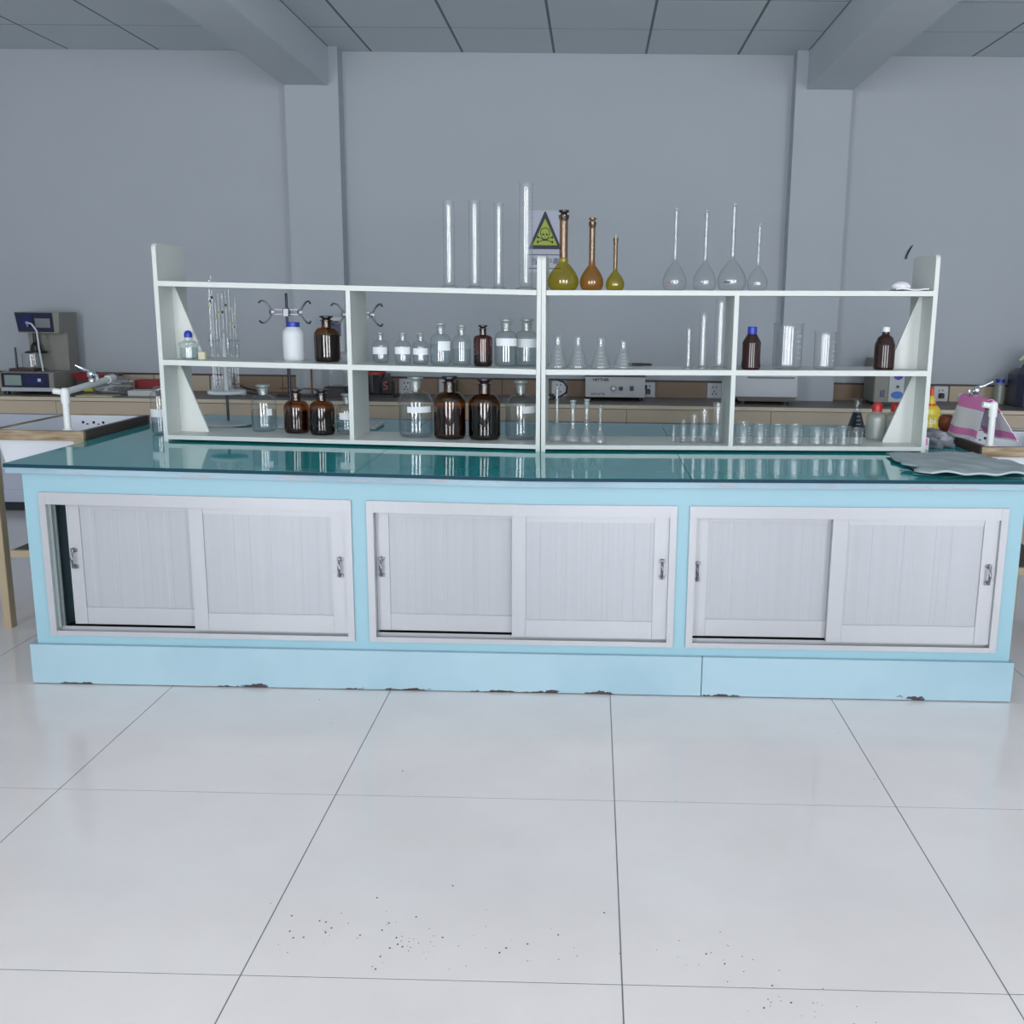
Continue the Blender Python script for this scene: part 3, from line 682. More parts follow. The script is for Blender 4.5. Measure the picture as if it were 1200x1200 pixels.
for k in range(11):
    a = k*2*PI/11+.2; hh = [.42, .36, .46, .44, .40, .50, .47, .52, .44, .48, .38][k]; b = .20+.02*(k % 4)
    q = lv(-1.700+.056*math.cos(a), 4.70+.056*math.sin(a), 'ctr')
    z0 = .160
    o = thing('pipette', ['glass pipette held upright in the round rack'][0], 'pipette', (q[0], q[1], q[2]+z0), 'glass pipettes in the round rack')
    MB().lathe([(.0012, 0), (.0035, .03), (.0038, b*hh/.6)]+([(.010, b*hh/.6+.015), (.010, b*hh/.6+.07), (.0038, b*hh/.6+.085)] if k % 3 == 0 else [])+[(.0038, hh), (.003, hh)], 12).build('tube', 'glass_h', o, 40)
    MB().lathe([(.0042, hh*.80), (.0044, hh*.803), (.0044, hh*.82), (.0042, hh*.823)], 12).build('ring_mark', 'printk' if k % 2 else 'signy', o)
t = thing('glass_vessel', 'clear lidded jar half full beside the left end panel', 'jar', lv(-1.862, 4.335, 'ctr'))
p = [(0, .003), (.034, .003), (.038, .008), (.038, .155)]+ell(.038, .155, .022, .185)+[(.022, .195)]
MB().lathe(p, 32).build('body', 'glass', t, 50); MB().lathe(fill_prof(p, .072, 1, .038), 32).build('liquid', 'water', t, 50)
MB().lathe([(0, .190), (.024, .190), (.025, .196), (.018, .203), (0, .205)], 24).build('lid', 'glass_h', t, 50)
MB().lathe([(.0384, .075), (.0388, .076), (.0388, .108), (.0384, .109)], 20, a0=-150*PI/180, a1=-20*PI/180).build('label', 'label', t, 60)
t = thing('detergent_bottle', 'yellow detergent bottle with an orange nozzle by the right end panel', 'bottle', lv(1.463, 4.42, 'ctr'))
def oval(prof, k=.62, seg=28): return MB().lathe(prof, seg).map(lambda p: (p[0], p[1]*k, p[2]))
oval([(0, 0), (.036, 0), (.039, .006), (.036, .03), (.039, .06), (.036, .10), (.044, .128), (.042, .148), (.030, .162), (.020, .166), (.0205, .168)]).build('body', 'yellow', t, 50)
MB().lathe([(0, .164), (.022, .164), (.022, .174), (0, .174)], 22).build('collar', 'orangecap', t, 40)
MB().lathe([(0, .174), (.020, .174), (.016, .195), (.010, .206), (0, .206)], 22).build('shoulder_cap', 'yellow', t, 50)
MB().lathe([(0, .204), (.009, .204), (.008, .235), (.005, .240), (0, .240)], 16).build('nozzle', 'orangecap', t, 40)
text_mesh('lettering', 'bi', .042, 'printw', (.004, -.0262, .098), t)
# crumpled bag and pot
def blob(rx, ry, rz, seed, amp=.25, n=14, flat=True):
    rnd = random.Random(seed); ph = [(rnd.uniform(1, 5), rnd.uniform(1, 5), rnd.uniform(0, 6.3), rnd.uniform(.3, 1)) for _ in range(9)]
    mb = MB(); pr = [(math.sin(k*PI/n), -math.cos(k*PI/n)) for k in range(n+1)]; pr[0] = (0, -1); pr[-1] = (0, 1)
    mb.lathe(pr, 22)
    def f(p):
        q = sum(w_*math.sin(a*p[0]*2+b*p[1]*2+c+p[2]*a) for a, b, c, w_ in ph)/9
        k = 1+amp*q; z = p[2]*k
        return (p[0]*rx*k, p[1]*ry*k, max(-1 if not flat else -.55, z)*rz)
    return mb.map(f)
z_ = .55*.045
tag(blob(.075, .05, .045, 3, .9).build('plastic_bag', 'bag', None, 60), 'crumpled grey plastic bag in front of the yellow detergent bottle', 'bag').location = (1.455, 4.295, Z0+W(1.45)+z_+.001)
t = thing('soap_packet', 'small pink and white packet leaning by the right end panel', 'packet', lv(1.385, 4.222, 'ctr'))
MB().bevbox(-.016, .016, -.008, .008, 0, .05, .003).build('packet_body', 'label', t); MB().box(-.012, .010, -.0088, -.0078, .018, .046).build('print', 'pink', t)

# grey rag: flat sheet with a thicker folded half on top
def cloth(name, fn, nu, nv, th, m, parent=None):
    mb = MB(); g = [[fn(i/nu, j/nv) for i in range(nu+1)] for j in range(nv+1)]
    vs = [p for row in g for p in row]+[(p[0], p[1], p[2]-th) for row in g for p in row]; n = (nu+1)*(nv+1)
    q = lambda i, j: j*(nu+1)+i; fs = []
    for j in range(nv):
        for i in range(nu):
            a, b, c, d = q(i, j), q(i+1, j), q(i+1, j+1), q(i, j+1); fs += [(a, b, c, d), (a+n, d+n, c+n, b+n)]
    for i in range(nu): fs += [(q(i, 0), q(i, 0)+n, q(i+1, 0)+n, q(i+1, 0)), (q(i, nv), q(i+1, nv), q(i+1, nv)+n, q(i, nv)+n)]
    for j in range(nv): fs += [(q(0, j), q(0, j+1), q(0, j+1)+n, q(0, j)+n), (q(nu, j), q(nu, j)+n, q(nu, j+1)+n, q(nu, j+1))]
    return mb.add(vs, fs).build(name, m, parent, 60)
def bil(A, B, C, D, u, v): return tuple((A[k]*(1-u)+B[k]*u)*(1-v)+(D[k]*(1-u)+C[k]*u)*v for k in (0, 1))
t = thing('cleaning_rag', 'rumpled grey rag spread on the right front corner of the worktop', 'rag', (1.36, 3.8, Z0+W(1.36)))
def rag1(u, v):
    x, y = bil((1.165, 4.04), (1.545, 4.10), (1.552, 3.60), (1.165, 3.62), u, v)
    x += .012*math.sin(9*v+1)*(1-u); y += .015*math.sin(7*u)*(1-v)
    return (x-1.36, y-3.8, .0115+W(x)-W(1.36)+.0035*math.sin(11*u+5*v)+.002*math.sin(23*v-9*u))
cloth('lower_layer', rag1, 26, 22, .004, 'rag', t)
def rag2(u, v):
    x, y = bil((1.150, 3.80), (1.552, 3.76), (1.554, 3.478), (1.150, 3.50), u, v)
    x += .020*math.sin(13*v+.5)*(1-u)+.015*v*(1-u); y += .010*math.sin(9*u)*(1-v)+.004*math.sin(20*u)*v
    return (x-1.36, y-3.8, .0235+W(x)-W(1.36)+.0032*math.sin(9*u+7*v)+.003*math.sin(21*u-8*v)+.010*max(0, u-.75)*4*math.sin(PI*v))
cloth('folded_layer', rag2, 30, 18, .007, 'rag', t)
# white cloth on the top shelf
t = thing('folded_cloth', 'small heap of white cloth on the top shelf by the right end', 'cloth', lv(1.262, 4.20, 'top'))
blob(.036, .035, .019, 11, .45).map(lambda p: (p[0]-.03, p[1], p[2]+.0175)).build('heap', 'towel', t, 60)
cloth('flat_part', lambda u, v: (-.065+.13*u, -.06+.12*v, .0085+.003*math.sin(8*u+4*v)), 14, 10, .005, 'towel', t)

# ------------------------------------------------------------------ sink tables at both ends
def sink(x0, x1, y0, y1, zt, side, label, riser, arm_end, dark_side):
    off = ((x0+x1)/2, (y0+y1)/2, 0)
    t = thing('sink_table', label, 'sink', off, 'wooden sink tables at the bench ends')
    e = .018
    for nm, b, m in (('front_edge', (x0, x1, y0, y0+e, zt-.041, zt), 'ply'), ('back_edge', (x0, x1, y1-e, y1, zt-.041, zt), 'ply'),
                     ('side_edge', (x0, x0+e, y0+e, y1-e, zt-.041, zt), 'darkwood' if dark_side < 0 else 'ply'), ('side_edge', (x1-e, x1, y0+e, y1-e, zt-.041, zt), 'darkwood' if dark_side > 0 else 'ply')):
        MB().box(*b).build(nm, m, t, off=off)
    # basin: rim, sloping walls, floor (open box with thickness)
    a, b, c, d = x0+e, x1-e, y0+e, y1-e
    def loop(i, z): return [(a+i, c+i, z), (b-i, c+i, z), (b-i, d-i, z), (a+i, d-i, z)]
    loops = [loop(0, zt-.03), loop(.0, zt-.004), loop(.018, zt-.002), loop(.024, zt-.012), loop(.045, zt-.165), loop(.060, zt-.172)]
    vs = sum(loops, []); fs = [(20, 21, 22, 23)]
    for k in range(5):
        for i in range(4): fs.append((k*4+i, k*4+(i+1) % 4, k*4+4+(i+1) % 4, k*4+4+i))
    n = len(vs); outer = [loop(0, zt-.03), loop(.012, zt-.06), loop(.032, zt-.185)]
    vs += sum(outer, []); fs.append((n+8, n+11, n+10, n+9))
    for k in range(2):
        for i in range(4): fs.append((n+k*4+i, n+k*4+4+i, n+k*4+4+(i+1) % 4, n+k*4+(i+1) % 4))
    bs = MB().add(vs, fs).build('basin', 'ceramic', t, 40, off=off)
    hol = MB()
    for dx, dz in ((-.05, 0), (-.03, -.010), (0, 0), (.022, -.011), (.045, .0)):
        hol.lathe([(0, 0), (.0065, 0), (.0065, .004), (0, .004)], 12, ((a+b)/2-.045+dx, d-.0245, zt-.034+dz), axis='y')
    hol.build('overflow_holes', 'black', bs, off=off)
    MB().lathe([(0, zt-.171), (.022, zt-.171), (.022, zt-.168), (.012, zt-.169), (0, zt-.169)], 18, ((a+b)/2, (c+d)/2, 0)).build('drain', 'chrome', bs, 40, off=off)
    for x in (x0+.001, x1-.046):
        for y in (y0+.002, y1-.047):
            MB().bevbox(x-(.012 if x < 0 and x < (x0+x1)/2 else 0), x+(.021 if x < 0 and x < (x0+x1)/2 else .045), y, y+.045, 0, zt-.0415, .002).build('leg', 'sinkleg', t, off=off)
    zs = .318
    MB().box(x0+.046, x1-.046, y0+.006, y0+.026, zs-.006, zs+.024).build('shelf_rail', 'sinkleg', t, off=off)
    MB().box(x0+.046, x1-.046, y1-.026, y1-.006, zs-.006, zs+.024).build('shelf_rail', 'sinkleg', t, off=off)
    MB().box(x0+.047, x1-.047, y0+.027, y1-.027, zs+.006, zs+.023).build('lower_board', 'darkwood', t, off=off)
    return t
sink(-2.488, -2.085, 4.100, 4.735, .852, 1, 'white basin in a worn wooden table at the left bench end', 0, 0, 1)
sink(1.578, 2.02, 4.100, 4.70, .845, -1, 'white basin in a worn wooden table at the right bench end', 0, 0, -1)
def tap(rx, ry, zb, zt, end, label, lever):
    t = thing('sink_tap', label, 'tap', (rx, ry, zb))
    ex, ey, ez = end[0]-rx, end[1]-ry, end[2]-zb; h = zt-zb
    MB().lathe([(0, 0), (.022, 0), (.022, .004), (.0135, .006), (.0135, h-.02), (0, h-.02)], 18).build('riser_pipe', 'pvc', t, 40)
    MB().lathe([(0, h-.045), (.0175, h-.045), (.0175, h-.008), (.0165, h+.010), (.010, h+.017), (0, h+.018)], 18).build('elbow', 'pvc', t, 50)
    d = Vector((ex, ey, ez-h)).normalized()
    MB().tube([(0, 0, h), (ex, ey, ez)], .0135, 16).build('arm_pipe', 'pvc', t, 40)
    MB().tube([Vector((ex, ey, ez))-d*.05, Vector((ex, ey, ez))+d*.008], .018, 16).build('end_cap', 'pvc', t, 40)
    MB().tube([(-lever*.0, 0, h-.002), (-.045, .0, h+.004)], .0125, 14).build('stub_pipe', 'pvc', t, 40)
    k = .55; bx, by, bz = ex*k, ey*k, h+(ez-h)*k
    v = MB().lathe([(0, bz+.010), (.013, bz+.010), (.014, bz+.02), (.010, bz+.026), (.017, bz+.034), (.018, bz+.05), (.012, bz+.060), (0, bz+.062)], 18, (bx, by, 0)).build('valve', 'chrome', t, 50)
    MB().tube([(bx, by, bz+.055), (bx-lever*.03, by, bz+.064), (bx-lever*.062, by-.01, bz+.082)], [.008, .007, .004], 10).build('lever', 'chrome', v, 50)
    MB().tube([(bx+lever*.012, by, bz+.042), (bx+lever*.028, by-.01, bz+.040), (bx+lever*.034, by-.014, bz+.018)], [.008, .008, .007], 10).build('spout', 'chrome', v, 50)
    return t
tap(-2.168, 4.140, .8525, 1.008, (-2.186, 4.60, 1.032), 'white plastic pipe tap with chrome valve on the left basin', 1)
tap(1.622, 4.140, .8455, 1.008, (1.622, 4.50, 1.010), 'white plastic pipe tap with chrome valve under the pink towel', -1)
# towel draped over the right arm pipe
t = thing('hand_towel', 'white hand towel with pink bands draped over the right tap pipe', 'towel', (1.667, 4.33, .845))
AX = lambda y: 1.622
def tw(side, v0, v1):
    def fn(u, v):
        v = v0+(v1-v0)*v                             # v: 0 at the fold, 1 at the hem
        y = 4.168+.300*u+.02*v*(1-2*u)*(-1 if side < 0 else -1.5)
        f = .12; R_ = .0215
        if v < f: a = v/f*PI/2; dx, z = R_*math.sin(a), 1.009+R_*math.cos(a)
        else:
            q = (v-f)/(1-f); dx = R_+(.030 if side < 0 else .085)*q+.007*math.sin(7*u+2)*q; z = 1.009-.150*q+.006*math.sin(5*u+1)*q
        return (AX(y)+side*dx-1.667, y-4.33, z-.845)
    return fn
for s in (-1, 1):
    cloth('flap', tw(s, .30, .78), 14, 12, .004, 'towel', t); cloth('top_band', tw(s, 0, .30), 14, 12, .004, 'pink', t); cloth('hem_band', tw(s, .78, .95), 14, 5, .004, 'pink', t); cloth('hem', tw(s, .95, 1.0), 14, 2, .004, 'towel', t)
# orange-brown pot at the sink edge
t = thing('clay_pot', 'orange-brown pot standing behind the right basin edge', 'pot', (1.606, 4.62, .8455))
MB().lathe([(0, 0), (.022, 0), (.034, .020), (.038, .042), (.034, .062), (.026, .072), (.022, .072), (.030, .058), (.034, .042), (.030, .022), (0, .006)], 26).build('body', 'terra', t, 50)

# ------------------------------------------------------------------ wall bench along the back wall
ZB = .762; WF = 6.48
woff = (0, 6.79, 0)
wb = thing('wall_bench', 'long tan and brown wall bench with pale cabinets along the back wall', 'workbench', woff)
def wp(name, m, *b, par=wb):
    mb = MB()
    for q in b: mb.box(*q)
    return mb.build(name, m, par, off=woff)
wp('worktop', 'worktop', (XL+.3, XR-.3, WF+.012, YW-.028, ZB-.02, ZB))
wp('front_edge', 'tan_l', (XL+.3, XR-.3, WF, WF+.012, ZB-.024, ZB-.002))
wp('under_edge', 'worktop', (XL+.3, XR-.3, WF+.012, WF+.02, ZB-.028, ZB-.0205))
xs = [XL+.3+k*.92 for k in range(12)]
for k in range(11):
    a, b = xs[k], xs[k+1]
    wp('apron_board', 'tan', (a+.0015, b-.0015, WF+.004, WF+.022, .652, ZB-.0285))
    wp('cabinet_body', 'cab', (a+.001, b-.001, WF+.036, YW-.03, .06, ZB-.03))
    for q in (0, 1):
        d0, d1 = a+.46*q+.004, a+.46*(q+1)-.004
        d = wp('cabinet_door', 'cab', (d0, d1, WF+.024, WF+.035, .085, .645))
        wp('door_frame', 'cab', (d0, d0+.05, WF+.016, WF+.0235, .085, .645), (d1-.05, d1, WF+.016, WF+.0235, .085, .645), (d0+.05, d1-.05, WF+.016, WF+.0235, .585, .645), (d0+.05, d1-.05, WF+.016, WF+.0235, .085, .145), par=d)
        hxx = d1-.03 if q == 0 else d0+.03
        hb = MB().tube([(hxx, WF+.014, .36), (hxx, WF-.010, .375), (hxx, WF-.014, .41), (hxx, WF-.010, .445), (hxx, WF+.014, .46)], .006, 8).build('handle', 'pewter', d, 50, off=woff)
wp('kick_board', 'dark', (XL+.3, XR-.3, WF+.05, WF+.07, 0, .06))
# splash boards with sockets between them
sock = [-3.9, -2.62, -1.30, -1.02, -.235, .385, .845, 2.405, 3.6]
wp('splash_rail', 'darkwood', (XL+.3, XR-.3, YW-.024, YW-.001, .868, .880))
ed = [XL+.3]+sum([[s-.055, s+.055] for s in sock], [])+[XR-.3]
for i in range(0, len(ed), 2):
    n = max(1, round((ed[i+1]-ed[i])/.45)); st = (ed[i+1]-ed[i])/n
    for k in range(n): wp('splash_board', 'brownp2' if i > 3 and i < 16 else 'tan', (ed[i]+k*st+.002, ed[i]+(k+1)*st-.002, YW-.025, YW-.001, ZB, .868))
for i, s in enumerate(sock):
    nm = ['far left end', 'left beside the stirrer controller stand', 'left of the white box', 'between the amber bottle tops', 'left of the silver instrument', 'right of the silver instrument', 'beside the white balance', 'beside the yellow detergent nozzle', 'far right end'][i]
    lb = {0: 'white wall socket behind the grey viscometer', 1: 'white wall socket behind the round pipette rack', 2: 'white wall socket right of the dark tinted jar', 3: 'white wall socket behind the large amber bottle',
          4: 'white wall socket left of the silver instrument', 5: 'white wall socket just right of the silver instrument', 6: 'white wall socket left of the white balance', 7: 'white wall socket above the yellow bottle near the right tap', 8: 'white wall socket behind the navy jerrycan'}[i]
    t = thing('wall_socket', lb, 'socket', (s, YW-.001, .815), 'wall sockets along the splash boards')
    MB().bevbox(-.05, .05, -.014, 0, -.052, .052, .003).build('plate', 'socket', t)
    h = MB()
    for dx, dz in ((-.012, .022), (.012, .022)): h.box(dx-.003, dx+.003, -.0155, -.0138, dz-.007, dz+.007)
    for dx, dz, w_ in ((0, -.006, .0035), (-.012, -.024, .0035), (.012, -.024, .0035)): h.box(dx-w_, dx+w_, -.0155, -.0138, dz-.006, dz+.006)
    h.build('slots', 'black', t)
    if i in (7, 5):
        MB().bevbox(-.016, .016, -.05, -.0156, -.03, .004, .004).build('plug', 'black', t)

# ------------------------------------------------------------------ instruments and clutter on the wall bench
ZW = ZB+.0006
t = thing('viscometer', 'beige bench instrument with a navy display head above a glass cup', 'instrument', (-3.70, 6.80, ZW))
for x in (-.16, .14):
    for y in (-.16, .16): MB().lathe([(0, 0), (.018, 0), (.018, .02), (0, .02)], 14, (x, y, 0)).build('foot', 'black', t)
MB().bevbox(-.185, .165, -.18, .18, .02, .145, .006).build('base_box', 'inst', t)
fp = MB().box(-.178, .135, -.186, -.1805, .045, .138).build('front_panel', 'navy', t)
MB().box(-.155, -.045, -.189, -.1865, .058, .125).build('display', 'lcd', fp); MB().box(-.02, .11, -.1885, -.1865, .066, .118).build('key_field', 'bluescr', fp)
MB().box(.065, .085, -.190, -.1887, .084, .104).build('button', 'socket', fp)
MB().box(-.185, .165, -.184, -.1805, .02, .0445).build('front_skirt', 'inst_w', t)
MB().bevbox(-.10, .165, .04, .17, .145, .42, .006).build('column', 'inst', t)
hd = MB().hexa([(-.105, -.06, .395), (.165, -.06, .395), (.165, .17, .395), (-.105, .17, .395)], [(-.125, -.06, .53), (.175, -.06, .53), (.175, .17, .53), (-.125, .17, .53)]).build('display_head', 'inst', t)
MB().hexa([(-.100, -.066, .402), (.135, -.066, .402), (.135, -.061, .402), (-.100, -.061, .402)], [(-.118, -.066, .526), (.13, -.066, .526), (.13, -.061, .526), (-.118, -.061, .526)]).build('head_panel', 'navy', hd)
MB().box(-.09, 0, -.069, -.0665, .43, .505).build('display', 'bluescr', hd); MB().box(.015, .115, -.069, -.0665, .43, .49).build('keypad', 'printg', hd)
MB().bevbox(-.15, .02, -.14, .0, .145, .165, .004).build('hotplate', 'darkwood', t)
MB().lathe([(0, .166), (.062, .166), (.066, .172), (.066, .26), (.063, .262)], 28, (-.02, -.07, 0)).build('cup', 'glass_h', t, 50)
MB().lathe([(0, .262), (.068, .262), (.068, .272), (.035, .278), (.030, .31), (.014, .335), (.012, .40), (0, .40)], 24, (-.02, -.02, 0)).build('spindle', 'black', t, 50)
MB().lathe([(0, .145), (.008, .145), (.006, .30), (0, .30)], 12, (-.12, -.09, 0)).build('thermometer', 'steel', t, 40)
MB().tube([(-.03, -.075, .44), (-.02, -.11, .465), (.02, -.12, .455), (.05, -.12, .41), (.055, -.12, .30), (.07, -.12, .15)], .006, 8).build('hose', 'pe', t, 60)
t = thing('tray_box', 'brown carton topped by a dark red tray beside the beige viscometer', 'box', (-3.40, 6.90, ZW))
MB().bevbox(-.10, .10, -.06, .10, 0, .085, .003).build('carton', 'darkwood', t)
MB().hexa([(-.10, -.06, .0855), (.11, -.06, .0855), (.11, .10, .0855), (-.10, .10, .0855)], [(-.12, -.07, .125), (.16, -.07, .118), (.16, .11, .118), (-.12, .11, .125)]).build('red_tray', 'redbox', t)
MB().box(-.05, .03, -.0620, -.0605, .005, .045).build('yellow_sticker', 'yellow', t)
t = thing('brush_bag', 'clear plastic bag full of brushes and tubes lying on the wall bench', 'bag', (-3.20, 6.74, ZW))
blob(.135, .10, .080, 21, .5).map(lambda p: (p[0], p[1], p[2]+.047)).build('bag_film', 'bag_clear', t, 60)
rnd = random.Random(4)
for k in range(9):
    a = rnd.uniform(-.5, .5); x, y, z = rnd.uniform(-.06, .06), rnd.uniform(-.04, .04), .02+.008*k; d = Vector((math.cos(a), math.sin(a)*.5, rnd.uniform(-.1, .2)))*.09
    MB().tube([Vector((x, y, z))-d*.8, Vector((x, y, z))+d], .005, 6).build('brush', ['paper', 'steel', 'black', 'pe'][k % 4], t)
t = thing('booklet', 'thick white booklet lying on the wall bench near the red card box', 'booklet', (-2.975, 6.68, ZW), rz=.12)
MB().box(-.075, .10, -.07, .07, 0, .030).build('pages', 'paper', t); MB().box(-.077, .102, -.072, .072, .0302, .033).build('cover', 'pe', t)
t = thing('card_box', 'dark red card box lying behind the white booklet', 'box', (-3.01, 6.90, ZW))
MB().bevbox(-.09, .11, -.06, .06, 0, .085, .003).build('carton', 'redbox', t); MB().box(-.07, .06, -.0615, -.0602, .012, .036).build('print', 'darkwood', t)
tag(MB().box(-.12, .12, -.06, .06, 0, .006).build('notebook', 'cream'), 'thin cream notebook at the front of the wall bench below the left tap', 'notebook').location = (-3.22, 6.565, ZW)
# white instrument with blue display
t = thing('white_meter', 'tall white instrument with a small blue display behind the amber bottle', 'instrument', (-1.69, 6.80, ZW))
MB().bevbox(-.085, .065, -.12, .12, 0, .07, .006).build('base', 'black', t)
MB().bevbox(-.075, .06, .0, .10, .07, .30, .006).build('column', 'inst_w', t)
h = MB().bevbox(-.075, .06, -.08, .10, .30, .53, .008).build('head', 'inst_w', t)
MB().box(-.055, .035, -.084, -.0805, .40, .50).build('display', 'bluescr', h)
MB().lathe([(0, .08), (.045, .08), (.05, .09), (.05, .15), (.03, .17), (.028, .26), (0, .26)], 22, (.0, -.055, 0)).build('flask', 'glass_h', t, 50)
# rusty ring stands
for i, (x, y, lb) in enumerate(((-2.02, 6.74, 'rusty iron support with a cross rod behind the amber pair'), (-1.86, 6.72, 'second rusty iron support with black clamp behind the amber pair'))):
    t = thing('iron_support', lb, 'stand', (x, y, ZW), 'rusty iron supports')
    MB().bevbox(-.07, .07, -.05, .05, 0, .014, .004).build('base', 'black', t)
    MB().lathe([(0, .012), (.007, .012), (.007, .20), (0, .20)], 10).build('rod', 'steel' if i == 0 else 'rust', t, 40)
    MB().tube([(-.06, -.012, .055), (.07, -.012, .055)], .005, 8).build('cross_rod', 'rust', t)
    MB().lathe([(0, 0), (.02, 0), (.008, .02), (.02, .045), (0, .045)], 14, (.045, -.02, .0141)).build('boss', 'black', t)
t = thing('cable_reel_plug', 'small pale plug on a lead lying on the wall bench', 'plug', (-2.32, 6.72, ZW))
MB().lathe([(0, -.02), (.02, -.014), (.022, .008), (.012, .02), (0, .022)], 16, (0, 0, .022), axis='x').build('plug_body', 'pe', t, 50)
MB().tube([(.02, 0, .022), (.08, .01, .012), (.14, .03, .006)], .005, 8).build('lead', 'black', t); MB().tube([(-.02, 0, .022), (-.08, .0, .012), (-.12, .0, .006)], .005, 8).build('lead', 'black', t)
t = thing('small_adapter', 'dark wall adapter with a looped lead beside the left shelf end', 'adapter', (-2.52, 7.02, ZW))
MB().bevbox(-.03, .03, -.03, .03, 0, .12, .004).build('adapter_body', 'inst_w', t); MB().bevbox(-.014, .014, -.045, -.031, .012, .04, .003).build('connector', 'black', t)
MB().tube([(.03, -.02, .06), (.09, -.05, .05), (.15, -.08, .03), (.22, -.10, .022)], .006, 8).build('lead', 'black', t)
# second-bay background
t = thing('white_carton', 'white carton with a diamond mark behind the first divider', 'box', (-1.575, 6.86, ZW))
MB().bevbox(-.04, .042, -.08, .08, 0, .155, .002).build('carton', 'pe', t)
MB().prism([(-.02, .10), (.012, .13), (.030, .10), (-.002, .07)], -.0825, -.0805).build('diamond_mark', 'printk', t); MB().prism([(-.010, .10), (.010, .119), (.022, .10), (.001, .081)], -.0832, -.0826).build('diamond_inner', 'pe', t)
t = thing('tinted_jar', 'dark tinted jar pair with a red rim on a black tray behind the second bay', 'jar', (-1.44, 6.84, ZW))
MB().bevbox(-.088, .12, -.10, .09, 0, .020, .004).build('tray', 'black', t)
MB().lathe([(0, .021), (.062, .021), (.066, .027), (.066, .16), (.062, .165)], 26, (-.018, 0, 0)).build('jar_body', 'dkglass', t, 50)
MB().lathe([(.062, .15), (.069, .15), (.069, .166), (.062, .166)], 26, (-.018, 0, 0)).build('rim', 'redcap', t, 50)
MB().lathe([(0, .021), (.050, .021), (.052, .027), (.052, .11), (.03, .13), (.022, .16), (0, .162)], 24, (.062, -.03, 0)).build('carafe', 'dkglass', t, 50)
text_mesh('lettering', 'S', .075, 'printr', (.062, -.0832, .075), t)
tag(MB().bevbox(-.03, .03, -.04, .04, 0, .11, .004).build('black_adapter', 'black'), 'black charger block left of the large amber bottle necks', 'adapter').location = (-.955, 6.95, ZW)
# silver instrument with print
t = thing('silver_controller', 'low silver instrument with knobs and black lettering on the wall bench', 'instrument', (.150, 6.86, ZW))
for x in (-.17, .17):
    for y in (-.08, .12): MB().lathe([(0, 0), (.015, 0), (.015, .024), (0, .024)], 12, (x, y, 0)).build('foot', 'black', t)
MB().bevbox(-.197, .197, -.105, .15, .024, .158, .003).build('case', 'inst', t)
MB().box(-.200, .200, -.11, .155, .158, .163).build('lid', 'black', t)
f = MB().box(-.197, .197, -.110, -.1055, .026, .157).build('front_plate', 'silver', t)
text_mesh('lettering', 'HEYTHER', .025, 'printk', (-.095, -.1106, .138), t, bold=.035); text_mesh('small_lettering', '2H-2', .015, 'printg', (-.170, -.1106, .138), t)
text_mesh('caption', 'A R S U T B', .018, 'printk', (-.115, -.1106, .044), t, bold=.03)
MB().lathe([(0, 0), (.019, 0), (.019, .008), (.015, .010), (0, .010)], 22, (-.012, -.1102, .083), axis='y').build('dial_ring', 'printg', f, 40); MB().lathe([(0, .0101), (.012, .0101), (.011, .018), (0, .018)], 20, (-.012, -.1102, .083), axis='y').build('dial', 'printw', f, 40)
MB().lathe([(0, 0), (.015, 0), (.014, .016), (0, .017)], 20, (.038, -.1102, .083), axis='y').build('knob', 'black', f, 40)
MB().box(.096, .122, -.116, -.1102, .068, .100).build('rocker_switch', 'black', f); MB().box(-.03, .19, -.1110, -.1102, .142, .1432).build('rule_line', 'printg', f)
for x in (-.012, .038, .109): MB().box(x-.010, x+.010, -.1110, -.1102, .050, .053).build('tick_caption', 'printg', f)
MB().lathe([(0, 0), (.016, 0), (.014, .018), (0, .02)], 16, (.197, 0, .085), axis='x').build('side_knob', 'black', t, 40)
t = thing('looped_cable', 'black cable looping over a small adapter left of the silver instrument', 'cable', (-.255, 6.82, ZW))
MB().tube([(.02, .1, .12), (.06, .06, .11), (.085, .03, .08), (.08, 0, .045), (.04, -.02, .02), (0, -.02, .012)], .006, 8).build('lead', 'black', t, 60)
MB().bevbox(-.065, .0, -.05, .02, 0, .035, .004).build('adapter_body', 'black', t); MB().box(-.058, -.03, -.052, -.0505, .008, .024).build('sticker', 'paper', t)
# white balance
t = thing('balance', 'wide white balance with a grey skirt behind the fourth bay', 'balance', (1.135, 6.80, ZW))
for x in (-.15, .13):
    for y in (-.10, .12): MB().lathe([(0, 0), (.022, 0), (.022, .018), (0, .018)], 14, (x, y, 0)).build('foot', 'black', t)
MB().hexa([(-.17, -.12, .018), (.17, -.12, .018), (.17, .14, .018), (-.17, .14, .018)], [(-.205, -.145, .05), (.20, -.145, .05), (.20, .16, .05), (-.205, .16, .05)]).build('skirt', 'inst', t)
MB().bevbox(-.21, .20, -.15, .165, .0505, .195, .006).build('case', 'inst_w', t)
MB().box(-.13, .175, -.1525, -.1505, .168, .180).build('slot', 'printg', t)
MB().bevbox(-.19, .10, -.06, .12, .195, .235, .008).build('pan_base', 'inst_w', t); MB().box(-.12, .02, -.0615, -.0605, .205, .228).build('display', 'black', t)
